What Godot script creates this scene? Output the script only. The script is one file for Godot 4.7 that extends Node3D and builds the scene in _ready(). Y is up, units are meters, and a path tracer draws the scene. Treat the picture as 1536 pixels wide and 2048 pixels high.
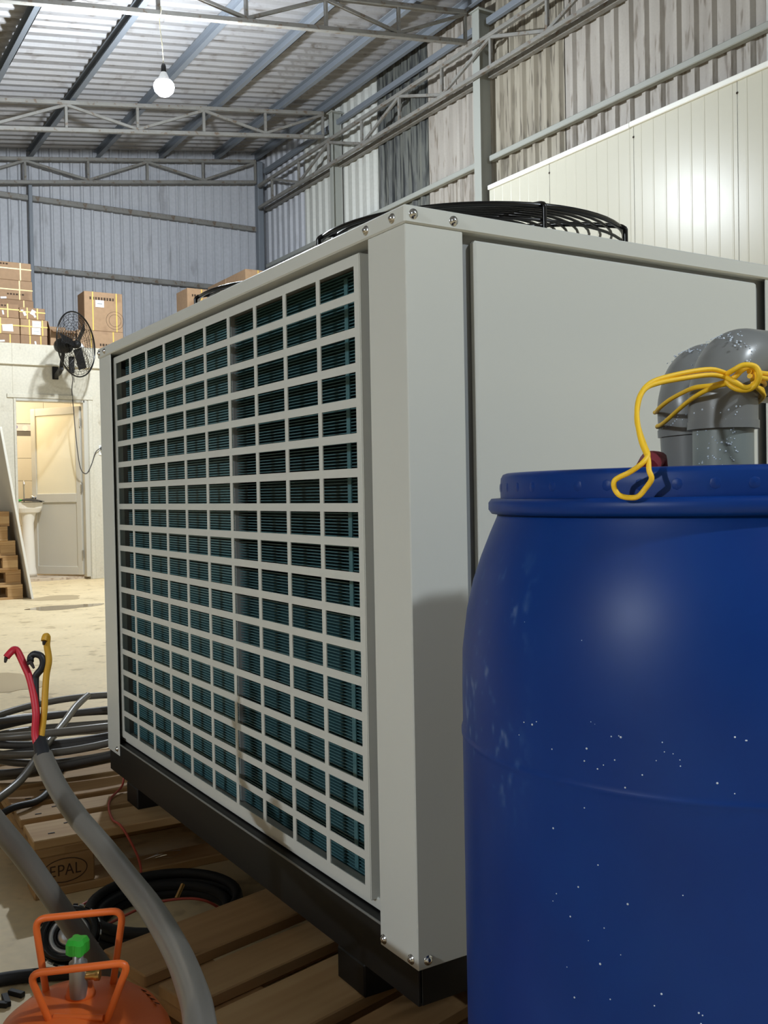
extends Node3D

# ------------------------------------------------------------------ materials
var M := {}
var box_cache := {}
var rng := RandomNumberGenerator.new()
var taken := {}

func V(x, y, z) -> Vector3:
	return Vector3(x, y, z)

func mat(c: Color, rough := 0.6, metal := 0.0) -> StandardMaterial3D:
	var m := StandardMaterial3D.new()
	m.albedo_color = c
	m.roughness = rough
	m.metallic = metal
	return m

func rgb(r, g, b) -> Color:
	return Color(r / 255.0, g / 255.0, b / 255.0)

func noise(sd: int, freq: float, oct := 4) -> FastNoiseLite:
	var n := FastNoiseLite.new()
	n.seed = sd
	n.frequency = freq
	n.noise_type = FastNoiseLite.TYPE_SIMPLEX_SMOOTH
	n.fractal_octaves = oct
	return n

func tex(img: Image) -> ImageTexture:
	img.generate_mipmaps()
	return ImageTexture.create_from_image(img)

# wood: grain runs along u
func wood_image(sd: int, base: Color, dark: Color) -> Image:
	var img := Image.create(256, 256, false, Image.FORMAT_RGB8)
	var n1 := noise(sd, 0.012, 3)
	var n2 := noise(sd + 5, 0.05, 3)
	var n3 := noise(sd + 9, 0.016, 2)
	var kr := RandomNumberGenerator.new()
	kr.seed = sd
	var knots := []
	for k in 5:
		knots.append(V(kr.randf() * 256.0, kr.randf() * 256.0, kr.randf_range(3.0, 6.5)))
	for y in 256:
		for x in 256:
			var w := n1.get_noise_2d(x * 0.25, y * 3.0) * 0.6 + 0.5
			var s := n2.get_noise_2d(x * 0.12, y * 4.0) * 0.5 + 0.5
			var b := n3.get_noise_2d(x, y * 1.4) * 0.5 + 0.5
			var t := clampf(w * 0.45 + s * 0.3 + b * 0.35 - 0.15, 0.0, 1.0)
			var col := base.lerp(dark, t)
			for kn: Vector3 in knots:
				var q: float = Vector2((x - kn.x) * 0.75, y - kn.y).length() / kn.z
				if q < 2.2:
					col = col.lerp(dark * 0.55, (1.0 - smoothstep(0.7, 1.15, q)) * 0.85)
					col = col.lerp(dark, (1.0 - smoothstep(1.1, 2.2, q)) * 0.5)
			img.set_pixel(x, y, col)
	return img

# blotchy surface: base with stains
func stain_image(sd: int, size: int, base: Color, spot: Color, dirt: Color, fx: float, fy: float, amount: float, hi := 0.62) -> Image:
	var img := Image.create(size, size, false, Image.FORMAT_RGB8)
	var n1 := noise(sd, 0.01, 4)
	var n2 := noise(sd + 3, 0.03, 4)
	var n3 := noise(sd + 8, 0.12, 2)
	for y in size:
		for x in size:
			var a := n1.get_noise_2d(x * fx, y * fy) * 0.5 + 0.5
			var b := n2.get_noise_2d(x * fx, y * fy) * 0.5 + 0.5
			var c := n3.get_noise_2d(x, y) * 0.5 + 0.5
			var col := base.lerp(spot, clampf(a * 1.2 - 0.25 + (c - 0.5) * 0.3, 0.0, 1.0) * amount)
			var k := smoothstep(hi, hi + 0.14, b * 0.7 + a * 0.3)
			col = col.lerp(dirt, k * amount * 0.8)
			col = col * (0.96 + c * 0.08)
			col.a = 1.0
			img.set_pixel(x, y, col)
	return img

func tri(m: StandardMaterial3D, t: Texture2D, scale: Vector3) -> StandardMaterial3D:
	m.albedo_texture = t
	m.uv1_triplanar = true
	m.uv1_world_triplanar = true
	m.uv1_scale = scale
	return m

# ------------------------------------------------------------------ node helpers
func numbered(called: String) -> String:
	if not taken.has(called):
		taken[called] = 0
		return called
	taken[called] += 1
	return "%s_%03d" % [called, taken[called]]

func thing(called: String, label: String, category: String, at := Vector3.ZERO, turn := 0.0, group := "") -> Node3D:
	var o := Node3D.new()
	o.name = numbered(called)
	add_child(o)
	o.position = at
	o.rotation.y = turn
	tag(o, label, category, group)
	return o

func tag(o: Node, label: String, category: String, group := "") -> void:
	o.set_meta("label", label)
	o.set_meta("category", category)
	if group != "":
		o.set_meta("group", group)

func setting(called: String, at := Vector3.ZERO) -> Node3D:
	var o := Node3D.new()
	o.name = called
	add_child(o)
	o.position = at
	o.set_meta("kind", "structure")
	return o

func put(called: String, mesh: Mesh, m: Material, parent: Node, at := Vector3.ZERO, rot := Vector3.ZERO) -> MeshInstance3D:
	var o := MeshInstance3D.new()
	o.name = numbered(called) if parent == self else called
	o.mesh = mesh
	o.material_override = m
	parent.add_child(o, true)
	o.position = at
	o.rotation = rot
	return o

func aim(o: Node3D, y_axis: Vector3) -> void:
	# turn the node so that its local y runs along y_axis
	var y := y_axis.normalized()
	var r := Vector3.RIGHT if absf(y.x) < 0.9 else Vector3.FORWARD
	var x := r.cross(y).normalized()
	o.basis = Basis(x, y, x.cross(y).normalized())

func st_new() -> SurfaceTool:
	var st := SurfaceTool.new()
	st.begin(Mesh.PRIMITIVE_TRIANGLES)
	return st

func face(st: SurfaceTool, pts: Array, n: Vector3, uvs: Array = []) -> void:
	# convex polygon; wound clockwise as seen from the side n points to
	var c: Vector3 = (pts[1] - pts[0]).cross(pts[2] - pts[0])
	var flip := c.dot(n) > 0.0
	for i in range(1, pts.size() - 1):
		var idx := [0, i, i + 1]
		if flip:
			idx = [0, i + 1, i]
		for k in idx:
			st.set_normal(n)
			st.set_uv(uvs[k] if uvs.size() > 0 else Vector2(pts[k].x, pts[k].z))
			st.add_vertex(pts[k])

# chamfered box, u of the texture runs along the longest side
func add_box(st: SurfaceTool, at: Vector3, size: Vector3, bev := 0.0, b := Basis.IDENTITY, uvo := Vector2.ZERO) -> void:
	var h := size * 0.5
	bev = minf(bev, minf(h.x, minf(h.y, h.z)) * 0.9)
	var lax := 0
	if size.y > size[lax]:
		lax = 1
	if size.z > size[lax]:
		lax = 2
	for ax in 3:
		var a1 := (ax + 1) % 3
		var a2 := (ax + 2) % 3
		for s in [-1.0, 1.0]:
			var pts := []
			var uvs := []
			for q in [[-1, -1], [1, -1], [1, 1], [-1, 1]]:
				var p := Vector3.ZERO
				p[ax] = h[ax] * s
				p[a1] = (h[a1] - bev) * q[0]
				p[a2] = (h[a2] - bev) * q[1]
				pts.append(at + b * p)
				var uu: float = p[a1] if a1 == lax else (p[a2] if a2 == lax else p[a1])
				var vv: float = p[a2] if a1 == lax else (p[a1] if a2 == lax else p[a2])
				uvs.append(Vector2(uu, vv + ax * 0.37) + uvo)
			var n := Vector3.ZERO
			n[ax] = s
			face(st, pts, b * n, uvs)
	if bev <= 0.0:
		return
	for ax in 3:
		var a1 := (ax + 1) % 3
		var a2 := (ax + 2) % 3
		for s1 in [-1.0, 1.0]:
			for s2 in [-1.0, 1.0]:
				var pts := []
				for e in [-1.0, 1.0]:
					var p := Vector3.ZERO
					p[ax] = (h[ax] - bev) * e
					p[a1] = h[a1] * s1
					p[a2] = (h[a2] - bev) * s2
					var q := p
					q[a1] = (h[a1] - bev) * s1
					q[a2] = h[a2] * s2
					if e < 0:
						pts.append(at + b * p)
						pts.append(at + b * q)
					else:
						pts.append(at + b * q)
						pts.append(at + b * p)
				var n := Vector3.ZERO
				n[a1] = s1
				n[a2] = s2
				var uvs := []
				for p in pts:
					uvs.append(Vector2(p.x + p.z, p.y) + uvo)
				face(st, pts, b * n.normalized(), uvs)
	for sx in [-1.0, 1.0]:
		for sy in [-1.0, 1.0]:
			for sz in [-1.0, 1.0]:
				var sg := Vector3(sx, sy, sz)
				var pts := []
				for ax in 3:
					var p := Vector3.ZERO
					for k in 3:
						p[k] = (h[k] if k == ax else h[k] - bev) * sg[k]
					pts.append(at + b * p)
				face(st, pts, b * sg.normalized())

func box_mesh(size: Vector3, bev := 0.002, variant := 0) -> ArrayMesh:
	var key := "%.4f_%.4f_%.4f_%.4f_%d" % [size.x, size.y, size.z, bev, variant]
	if not box_cache.has(key):
		var st := st_new()
		add_box(st, Vector3.ZERO, size, bev, Basis.IDENTITY, Vector2(variant * 0.31, variant * 0.173))
		box_cache[key] = st.commit()
	return box_cache[key]

# a box standing between two points (a bar of cross section a by c)
func bar_mesh(p: Vector3, q: Vector3, a: float, c: float, up := Vector3.UP) -> ArrayMesh:
	var st := st_new()
	add_bar(st, p, q, a, c, up)
	return st.commit()

func add_bar(st: SurfaceTool, p: Vector3, q: Vector3, a: float, c: float, up := Vector3.UP) -> void:
	var d := (q - p).normalized()
	var s := up.cross(d)
	if s.length() < 0.01:
		s = Vector3.RIGHT.cross(d)
	s = s.normalized()
	var u := d.cross(s).normalized()
	add_box(st, (p + q) * 0.5, Vector3(a, c, p.distance_to(q)), minf(a, c) * 0.12, Basis(s, u, d))

func smooth_path(pts: Array, per := 6, closed := false) -> Array:
	var out := []
	var n := pts.size()
	var segs := n if closed else n - 1
	for i in segs:
		var p0: Vector3 = pts[(i - 1 + n) % n] if (closed or i > 0) else pts[0]
		var p1: Vector3 = pts[i]
		var p2: Vector3 = pts[(i + 1) % n]
		var p3: Vector3 = pts[(i + 2) % n] if (closed or i + 2 < n) else pts[n - 1]
		for k in per:
			var t := float(k) / per
			out.append(p1.cubic_interpolate(p2, p0, p3, t))
	if not closed:
		out.append(pts[n - 1])
	return out

func add_tube(st: SurfaceTool, pts: Array, r, segs := 8, closed := false) -> void:
	var n := pts.size()
	var d0: Vector3 = (pts[1] - pts[0]).normalized()
	var ref := Vector3.UP if absf(d0.y) < 0.9 else Vector3.RIGHT
	var nx := ref.cross(d0).normalized()
	var rings := []
	var norms := []
	var lens := [0.0]
	for i in n:
		var a: Vector3 = pts[(i - 1 + n) % n] if (closed or i > 0) else pts[0]
		var b: Vector3 = pts[(i + 1) % n] if (closed or i < n - 1) else pts[n - 1]
		var d := (b - a).normalized()
		nx = (nx - d * nx.dot(d)).normalized()
		var ny := d.cross(nx).normalized()
		var rr: float = r[i] if r is Array else r
		var ring := []
		var nr := []
		for k in segs:
			var an := TAU * k / segs
			var dir := nx * cos(an) + ny * sin(an)
			ring.append(pts[i] + dir * rr)
			nr.append(dir)
		rings.append(ring)
		norms.append(nr)
		if i > 0:
			lens.append(lens[i - 1] + pts[i].distance_to(pts[i - 1]))
	var last := n if closed else n - 1
	for i in last:
		var j := (i + 1) % n
		for k in segs:
			var k2 := (k + 1) % segs
			var q := [[i, k], [j, k], [j, k2], [i, k2]]
			for idx in [[0, 1, 2], [0, 2, 3]]:
				for e in idx:
					var ii: int = q[e][0]
					var kk: int = q[e][1]
					st.set_normal(norms[ii][kk])
					st.set_uv(Vector2(lens[ii], float(kk) / segs * 0.2))
					st.add_vertex(rings[ii][kk])
	if not closed:
		for e in [0, n - 1]:
			var d: Vector3 = (pts[0] - pts[1]).normalized() if e == 0 else (pts[n - 1] - pts[n - 2]).normalized()
			face(st, rings[e], d)

func tube_mesh(pts: Array, r, segs := 8, closed := false) -> ArrayMesh:
	var st := st_new()
	add_tube(st, pts, r, segs, closed)
	return st.commit()

func ring_pts(c: Vector3, r: float, n := 40, axis := Vector3.UP, a0 := 0.0, a1 := TAU) -> Array:
	var x := (Vector3.RIGHT if absf(axis.x) < 0.9 else Vector3.FORWARD).cross(axis).normalized()
	var y := axis.cross(x).normalized()
	var out := []
	for i in n:
		var a := a0 + (a1 - a0) * i / n
		out.append(c + x * (cos(a) * r) + y * (sin(a) * r))
	return out

# profile: array of Vector2(radius, height), turned round y
func add_lathe(st: SurfaceTool, prof: Array, segs := 48, b := Basis.IDENTITY, at := Vector3.ZERO, hard := false) -> void:
	var n := prof.size()
	var pn := []
	for i in n:
		var a: Vector2 = prof[maxi(i - 1, 0)]
		var c: Vector2 = prof[mini(i + 1, n - 1)]
		var d := (c - a).normalized()
		pn.append(Vector2(d.y, -d.x))
	for i in n - 1:
		var p: Vector2 = prof[i]
		var q: Vector2 = prof[i + 1]
		var np: Vector2 = pn[i]
		var nq: Vector2 = pn[i + 1]
		if hard:
			var d := (q - p).normalized()
			np = Vector2(d.y, -d.x)
			nq = np
		for k in segs:
			var a0 := TAU * k / segs
			var a1 := TAU * (k + 1) / segs
			var vs := [[p, np, a0], [q, nq, a0], [q, nq, a1], [p, np, a1]]
			for idx in [[0, 2, 1], [0, 3, 2]]:
				if p.x < 0.00001 and idx[1] == 3:
					continue
				if q.x < 0.00001 and idx[1] == 2:
					continue
				for e in idx:
					var pr: Vector2 = vs[e][0]
					var nn: Vector2 = vs[e][1]
					var an: float = vs[e][2]
					st.set_normal(b * Vector3(nn.x * cos(an), nn.y, nn.x * sin(an)).normalized())
					st.set_uv(Vector2(an / TAU, pr.y))
					st.add_vertex(at + b * Vector3(pr.x * cos(an), pr.y, pr.x * sin(an)))

func lathe_mesh(prof: Array, segs := 48, hard := false) -> ArrayMesh:
	var st := st_new()
	add_lathe(st, prof, segs, Basis.IDENTITY, Vector3.ZERO, hard)
	return st.commit()

# trapezoid sheet: point = o + u*U + v*W + d*N ; top edge v = top0 + slope * u
func sheet_mesh(o: Vector3, U: Vector3, W: Vector3, N: Vector3, u0: float, u1: float, v0: float, top0: float, slope: float, pitch: float, depth: float, flat := 0.5) -> ArrayMesh:
	var st := st_new()
	var us := []
	var ds := []
	var k := floori(u0 / pitch)
	us.append(u0)
	ds.append(0.0)
	while k * pitch < u1:
		var a := k * pitch
		var w := pitch * (1.0 - flat)
		for e in [[a + pitch * flat, 0.0], [a + pitch * flat + w * 0.28, depth], [a + pitch * flat + w * 0.72, depth], [a + pitch, 0.0]]:
			if e[0] > us[-1] + 0.001 and e[0] < u1 - 0.001:
				us.append(e[0])
				ds.append(e[1])
		k += 1
	us.append(u1)
	ds.append(0.0)
	for i in us.size() - 1:
		var pts := [
			o + U * us[i] + W * v0 + N * ds[i],
			o + U * us[i + 1] + W * v0 + N * ds[i + 1],
			o + U * us[i + 1] + W * (top0 + slope * us[i + 1]) + N * ds[i + 1],
			o + U * us[i] + W * (top0 + slope * us[i]) + N * ds[i]]
		var du: float = us[i + 1] - us[i]
		var dd: float = ds[i + 1] - ds[i]
		var n := (N * du - U * dd).normalized()
		face(st, pts, n, [Vector2(us[i], v0), Vector2(us[i + 1], v0), Vector2(us[i + 1], top0), Vector2(us[i], top0)])
	return st.commit()

func flat_poly_mesh(pts: Array, thick: float) -> ArrayMesh:
	# horizontal patch of small thickness, outline in local xz
	var st := st_new()
	var top := []
	for p in pts:
		top.append(Vector3(p.x, thick, p.y))
	var c := Vector3(0, thick, 0)
	for i in top.size():
		face(st, [c, top[i], top[(i + 1) % top.size()]], Vector3.UP)
		var a: Vector3 = top[i]
		var b: Vector3 = top[(i + 1) % top.size()]
		var n := Vector3(a.x + b.x, 0, a.z + b.z).normalized()
		face(st, [a, b, b - Vector3(0, thick, 0), a - Vector3(0, thick, 0)], n)
	return st.commit()

func omni(at: Vector3, c: Color, energy: float, size: float) -> OmniLight3D:
	var l := OmniLight3D.new()
	l.light_color = c
	l.light_energy = energy
	l.light_size = size
	l.omni_range = 40.0
	l.omni_attenuation = 2.0
	l.shadow_enabled = true
	add_child(l)
	l.position = at
	return l

# roof line: underside of the sheets
func roof_y(x: float) -> float:
	return 5.56 + 0.152 * x
func chord_y(x: float) -> float:
	return 5.06 + 0.152 * x

const XW := 6.04      # inner face of the sheet wall on the right
const ZB := -13.3     # inner face of the back wall
const ZP := -10.75    # face of the washroom front wall
const XL := -6.5
const ZF := 7.0

func _ready() -> void:
	rng.seed = 11
	# ---------------- camera
	var cam := Camera3D.new()
	cam.fov = 55.168
	cam.near = 0.02
	cam.far = 60.0
	var back := Vector3(-CAM_F.x, -CAM_F.y, -CAM_F.z)
	cam.transform = Transform3D(Basis(CAM_R, CAM_U, back), V(-0.79946, 0.97, 1.20573))
	add_child(cam)
	cam.current = true
	# ---------------- environment (a closed hall at night: no sky light)
	var env := Environment.new()
	env.background_mode = Environment.BG_COLOR
	env.background_color = Color(0.0, 0.0, 0.0)
	env.ambient_light_source = Environment.AMBIENT_SOURCE_DISABLED
	env.tonemap_mode = Environment.TONE_MAPPER_LINEAR
	env.tonemap_exposure = 1.32
	env.sdfgi_enabled = true
	env.ssao_enabled = true
	env.ssil_enabled = true
	var we := WorldEnvironment.new()
	we.environment = env
	add_child(we)
	make_materials()
	# ---------------- the structure
	build_shell()
	build_roof_frame()
	build_washroom()
	build_lamps()
	# ---------------- the objects
	build_chiller()
	build_drum()
	build_pallets()
	build_cables()
	build_tank()
	build_boxes()
	build_fan()
	build_floor_things()

const CAM_R := Vector3(0.84757677, -0.01834422, 0.53035565)
const CAM_F := Vector3(0.53006048, -0.01873098, -0.84775293)
const CAM_U := Vector3(0.02548544, 0.99965626, -0.0061524)

func make_materials() -> void:
	M.paint = mat(rgb(205, 206, 200), 0.36)
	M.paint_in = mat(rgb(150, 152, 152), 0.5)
	M.black_steel = mat(rgb(12, 12, 13), 0.5)
	M.black_edge = mat(rgb(120, 120, 116), 0.4)
	M.black_gloss = mat(rgb(12, 12, 13), 0.22)
	M.rubber = mat(rgb(22, 23, 26), 0.7)
	M.chrome = mat(rgb(200, 200, 200), 0.22, 1.0)
	M.coil = mat(rgb(76, 116, 122), 0.42, 0.1)
	M.dark = mat(rgb(28, 29, 31), 0.8)
	M.blue = mat(rgb(4, 45, 114), 0.4)
	M.blue.metallic_specular = 0.35
	# scuffs rubbed into the left side of the drum, faint cloudiness elsewhere (u round the drum, v up)
	var bi := Image.create(512, 512, false, Image.FORMAT_RGB8)
	var na := noise(90, 0.02, 4)
	var nc := noise(95, 0.07, 3)
	for y in 512:
		for x in 512:
			var u := x / 512.0
			var v := y / 512.0
			var k := na.get_noise_2d(x * 1.2, y * 0.5) * 0.5 + 0.5
			var f := nc.get_noise_2d(x * 2.6, y * 0.8) * 0.5 + 0.5
			var zone := smoothstep(0.485, 0.515, u) * (1.0 - smoothstep(0.58, 0.62, u)) * smoothstep(0.6, 0.7, v) * (1.0 - smoothstep(0.86, 0.92, v))
			var sc := smoothstep(0.56, 0.72, f * 0.6 + k * 0.4) * zone
			var col := rgb(5, 46, 116).lerp(rgb(8, 54, 126), k).lerp(rgb(104, 112, 150), sc * 0.75)
			bi.set_pixel(x, y, col)
	M.blue.albedo_color = Color.WHITE
	M.blue.albedo_texture = tex(bi)
	M.pvc = mat(rgb(122, 124, 124), 0.3)
	M.pvc_pipe = mat(rgb(132, 140, 138), 0.32)
	M.water = mat(rgb(200, 212, 228), 0.03)
	M.rope = mat(rgb(248, 200, 40), 0.5)
	M.orange = mat(rgb(222, 104, 40), 0.42)
	M.brass = mat(rgb(190, 150, 90), 0.3, 0.9)
	M.green = mat(rgb(50, 165, 50), 0.45)
	M.red = mat(rgb(190, 30, 50), 0.5)
	M.maroon = mat(rgb(120, 22, 40), 0.6)
	M.yellow_core = mat(rgb(200, 150, 40), 0.5)
	M.black_core = mat(rgb(26, 28, 34), 0.5)
	M.copper = mat(rgb(40, 28, 22), 0.7)
	M.cable = mat(rgb(104, 100, 94), 0.34)
	M.cable_dark = mat(rgb(74, 72, 72), 0.5)
	M.pink_wire = mat(rgb(190, 84, 70), 0.5)
	M.white_plaster = mat(rgb(238, 235, 226), 0.75)
	M.white_plaster = tri(M.white_plaster, tex(stain_image(41, 512, rgb(230, 227, 218), rgb(218, 214, 202), rgb(190, 181, 164), 1.0, 0.7, 0.8, 0.66)), V(0.5, 0.5, 0.5))
	M.white_panel = mat(rgb(196, 193, 178), 0.3)
	M.white_panel.metallic_specular = 0.35
	M.panel_trim = mat(rgb(238, 238, 232), 0.3)
	M.floor = mat(Color.WHITE, 0.62)
	M.floor = tri(M.floor, tex(stain_image(7, 1024, rgb(232, 212, 172), rgb(214, 192, 150), rgb(176, 154, 116), 1.0, 1.0, 0.8, 0.6)), V(0.22, 0.22, 0.22))
	M.wet = mat(rgb(150, 132, 104), 0.07)
	M.damp = mat(rgb(186, 166, 130), 0.4)
	M.wash_floor = tri(mat(Color.WHITE, 0.6), tex(stain_image(17, 256, rgb(214, 200, 180), rgb(180, 160, 136), rgb(140, 112, 90), 1, 1, 0.8, 0.56)), V(0.8, 0.8, 0.8))
	M.tile = mat(rgb(236, 230, 216), 0.25)
	M.tile_band = mat(rgb(225, 222, 225), 0.3)
	M.tile_flower = mat(rgb(140, 140, 200), 0.4)
	M.door = mat(rgb(200, 196, 184), 0.4)
	M.door_cream = mat(rgb(232, 222, 194), 0.45)
	M.ceramic = mat(rgb(240, 234, 222), 0.18)
	M.sheet_roof = []
	for i in 3:
		M.sheet_roof.append(tri(mat(Color.WHITE, 0.5, 0.0), tex(stain_image(60 + i * 7, 512, rgb(154, 154, 157), rgb(136, 133, 132), rgb(84, 77, 70), 0.7, 1.2, 0.9, 0.6)), V(0.35, 0.35, 0.35)))
	M.sheet_back = []
	for i in 2:
		M.sheet_back.append(tri(mat(Color.WHITE, 0.55), tex(stain_image(80 + i * 7, 256, rgb(182, 184, 190), rgb(166, 168, 174), rgb(138, 138, 142), 1.2, 0.3, 0.7, 0.62)), V(0.5, 0.5, 0.5)))
	M.sheet_pale = tri(mat(Color.WHITE, 0.55), tex(stain_image(101, 512, rgb(168, 162, 154), rgb(142, 135, 127), rgb(106, 96, 84), 1.4, 0.22, 0.9, 0.56)), V(0.5, 0.5, 0.5))
	M.sheet_white = tri(mat(Color.WHITE, 0.55), tex(stain_image(113, 256, rgb(190, 191, 186), rgb(174, 174, 167), rgb(138, 133, 121), 1.4, 0.3, 0.7, 0.68)), V(0.5, 0.5, 0.5))
	M.sheet_stained = tri(mat(Color.WHITE, 0.6), tex(stain_image(123, 512, rgb(160, 153, 138), rgb(124, 116, 102), rgb(84, 77, 66), 2.4, 0.22, 1.0, 0.55)), V(0.5, 0.5, 0.5))
	M.sheet_sooty = tri(mat(Color.WHITE, 0.45), tex(stain_image(131, 512, rgb(110, 111, 104), rgb(74, 76, 76), rgb(40, 42, 44), 2.2, 0.2, 1.0, 0.48)), V(0.5, 0.5, 0.5))
	M.steel = tri(mat(Color.WHITE, 0.5), tex(stain_image(141, 256, rgb(132, 131, 127), rgb(114, 111, 106), rgb(100, 82, 66), 1.0, 1.0, 0.9, 0.6)), V(1.5, 1.5, 1.5))
	M.purlin = mat(rgb(118, 124, 132), 0.5)
	M.column = mat(rgb(150, 152, 146), 0.5)
	M.backing = mat(rgb(120, 120, 120), 0.9)
	M.outer = mat(rgb(112, 108, 102), 0.8)
	M.wood = []
	for i in 3:
		var m := mat(Color.WHITE, 0.75)
		m.albedo_texture = tex(wood_image(200 + i * 13, [rgb(208, 176, 130), rgb(196, 164, 118), rgb(186, 150, 104)][i], [rgb(164, 124, 78), rgb(150, 112, 70), rgb(140, 102, 62)][i]))
		M.wood.append(m)
	M.wood_end = mat(rgb(168, 128, 82), 0.8)
	M.nail = mat(rgb(52, 40, 30), 0.7)
	M.burn = mat(rgb(64, 42, 26), 0.8)
	M.carton = []
	for i in 2:
		M.carton.append(tri(mat(Color.WHITE, 0.8), tex(stain_image(161 + i, 128, [rgb(170, 139, 108), rgb(156, 125, 96)][i], [rgb(158, 127, 98), rgb(144, 113, 86)][i], rgb(132, 103, 78), 0.6, 0.6, 0.6, 0.6)), V(1, 1, 1)))
	M.carton_side = mat(rgb(120, 92, 68), 0.85)
	M.strap = mat(rgb(232, 196, 96), 0.35)
	M.paper = mat(rgb(240, 240, 238), 0.6)
	M.print = mat(rgb(70, 52, 36), 0.8)
	M.film = mat(rgb(235, 235, 235), 0.12)
	M.silver = mat(rgb(205, 208, 212), 0.28, 0.8)
	M.board = mat(rgb(206, 200, 186), 0.6)
	M.board_edge = mat(rgb(240, 238, 230), 0.6)
	M.lamp_cord = mat(rgb(188, 180, 150), 0.6)
	M.copper_cap = mat(rgb(150, 150, 148), 0.4, 0.6)
	M.bulb = mat(Color.WHITE, 0.4)
	M.bulb.emission_enabled = true
	M.bulb.emission = Color(0.96, 0.98, 1.0)
	M.bulb.emission_energy_multiplier = 6.0
	M.bulb_warm = mat(Color.WHITE, 0.4)
	M.bulb_warm.emission_enabled = true
	M.bulb_warm.emission = Color(1.0, 0.9, 0.72)
	M.bulb_warm.emission_energy_multiplier = 4.0

# ------------------------------------------------------------------ hall
func build_shell() -> void:
	var fl := put("floor", box_mesh(V(XW + 0.3 - XL, 0.2, ZF - ZB + 0.6), 0.0), M.floor, self, V((XW + 0.3 + XL) * 0.5, -0.1, (ZF + ZB) * 0.5))
	fl.set_meta("kind", "structure")
	# back wall of upright trapezoid sheets
	var wb := setting("wall_back")
	var st := st_new()
	add_box(st, V((XL + XW) * 0.5, 3.3, ZB - 0.14), V(XW - XL + 0.4, 6.8, 0.1), 0.0)
	put("backing", st.commit(), M.backing, wb)
	var x := XL
	var i := 0
	while x < XW + 0.05:
		var x1 := minf(x + 1.015, XW + 0.08)
		put("sheet", sheet_mesh(V(0, 0, ZB - (0.006 if i % 2 == 0 else 0.0)), V(1, 0, 0), Vector3.UP, V(0, 0, 1), x, x1, 0.0, 5.6, 0.152, 0.145, 0.03, 0.62), M.sheet_back[i % 2], wb)
		x = x1
		if x1 > XW + 0.04:
			break
		i += 1
	for gy in [5.24, 4.25, 3.2]:
		put("girt", bar_mesh(V(XL, gy, ZB + 0.065), V(XW - 0.02, gy, ZB + 0.065), 0.06, 0.075), M.steel, wb)
	put("post", bar_mesh(V(2.41, 0, ZB + 0.12), V(2.41, 5.42, ZB + 0.12), 0.055, 0.05), M.purlin, wb)
	put("post", bar_mesh(V(5.95, 0, ZB + 0.12), V(5.95, 6.3, ZB + 0.12), 0.13, 0.1), M.purlin, wb)
	# right wall
	var wr := setting("wall_right")
	st = st_new()
	add_box(st, V(XW + 0.2, 3.3, (ZB + ZF) * 0.5), V(0.1, 6.8, ZF - ZB + 0.4), 0.0)
	put("backing", st.commit(), M.backing, wr)
	var cuts := [[-13.3, -11.92, M.sheet_back[0]], [-11.92, -10.87, M.sheet_white], [-10.87, -9.83, M.sheet_white], [-9.83, -8.67, M.sheet_sooty], [-8.67, -7.5, M.sheet_pale], [-7.5, -6.25, M.sheet_stained], [-6.25, -5.06, M.sheet_pale], [-5.06, -3.88, M.sheet_pale], [-3.88, -2.7, M.sheet_white]]
	var zz := -2.7
	while zz < ZF:
		cuts.append([zz, minf(zz + 1.18, ZF), M.sheet_pale])
		zz += 1.18
	i = 0
	for c in cuts:
		put("sheet", sheet_mesh(V(XW + 0.07 + (0.008 if i % 2 == 0 else 0.0), 0, 0), V(0, 0, 1), Vector3.UP, V(-1, 0, 0), c[0], c[1], 0.0, 6.53, 0.0, 0.19, 0.034, 0.5), c[2], wr)
		i += 1
	for s in [[-13.1, -7.5], [-7.36, ZF]]:
		put("girt", bar_mesh(V(XW - 0.0, 4.64, s[0]), V(XW - 0.0, 4.64, s[1]), 0.07, 0.062), M.column, wr)
		put("girt", bar_mesh(V(XW + 0.0, 5.55, s[0]), V(XW + 0.0, 5.55, s[1]), 0.07, 0.06), M.steel, wr)
		put("girt", bar_mesh(V(XW - 0.02, 6.14, s[0]), V(XW - 0.02, 6.14, s[1]), 0.06, 0.07), M.purlin, wr)
	# white insulated panels in front of the lower part of the right wall
	var wp := setting("wall_panels")
	var z0 := -7.36
	var zs := [-7.36, -6.375, -5.228, -4.09]
	while zs[-1] < ZF:
		zs.append(minf(zs[-1] + 1.14, ZF))
	for k in zs.size() - 1:
		var m := sheet_mesh(V(XW - 0.04, 0, 0), V(0, 0, 1), Vector3.UP, V(-1, 0, 0), zs[k] + 0.004, zs[k + 1] - 0.004, 0.0, 4.3, 0.0, 0.1425, 0.0022, 0.86)
		var p := put("panel", m, M.white_panel, wp)
		var core := st_new()
		add_box(core, V(XW - 0.02, 2.15, (zs[k] + zs[k + 1]) * 0.5), V(0.034, 4.298, zs[k + 1] - zs[k] - 0.01), 0.0)
		put("core", core.commit(), M.panel_trim, p)
		if k > 0:
			put("rivet", lathe_mesh([Vector2(0.0, 0.008), Vector2(0.009, 0.004), Vector2(0.011, 0.0)], 10), M.nail, p, V(XW - 0.042, 4.2, zs[k]), V(0, 0, PI / 2))
	var cz := z0
	var ck := 0
	while cz < ZF:
		var c1 := minf(cz + 2.1, ZF)
		put("cap_strip", bar_mesh(V(XW - 0.03, 4.315 + 0.004 * (ck % 2), cz), V(XW - 0.03, 4.315 + 0.004 * (ck % 2), c1), 0.07, 0.05), M.panel_trim, wp)
		cz = c1
		ck += 1
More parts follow.
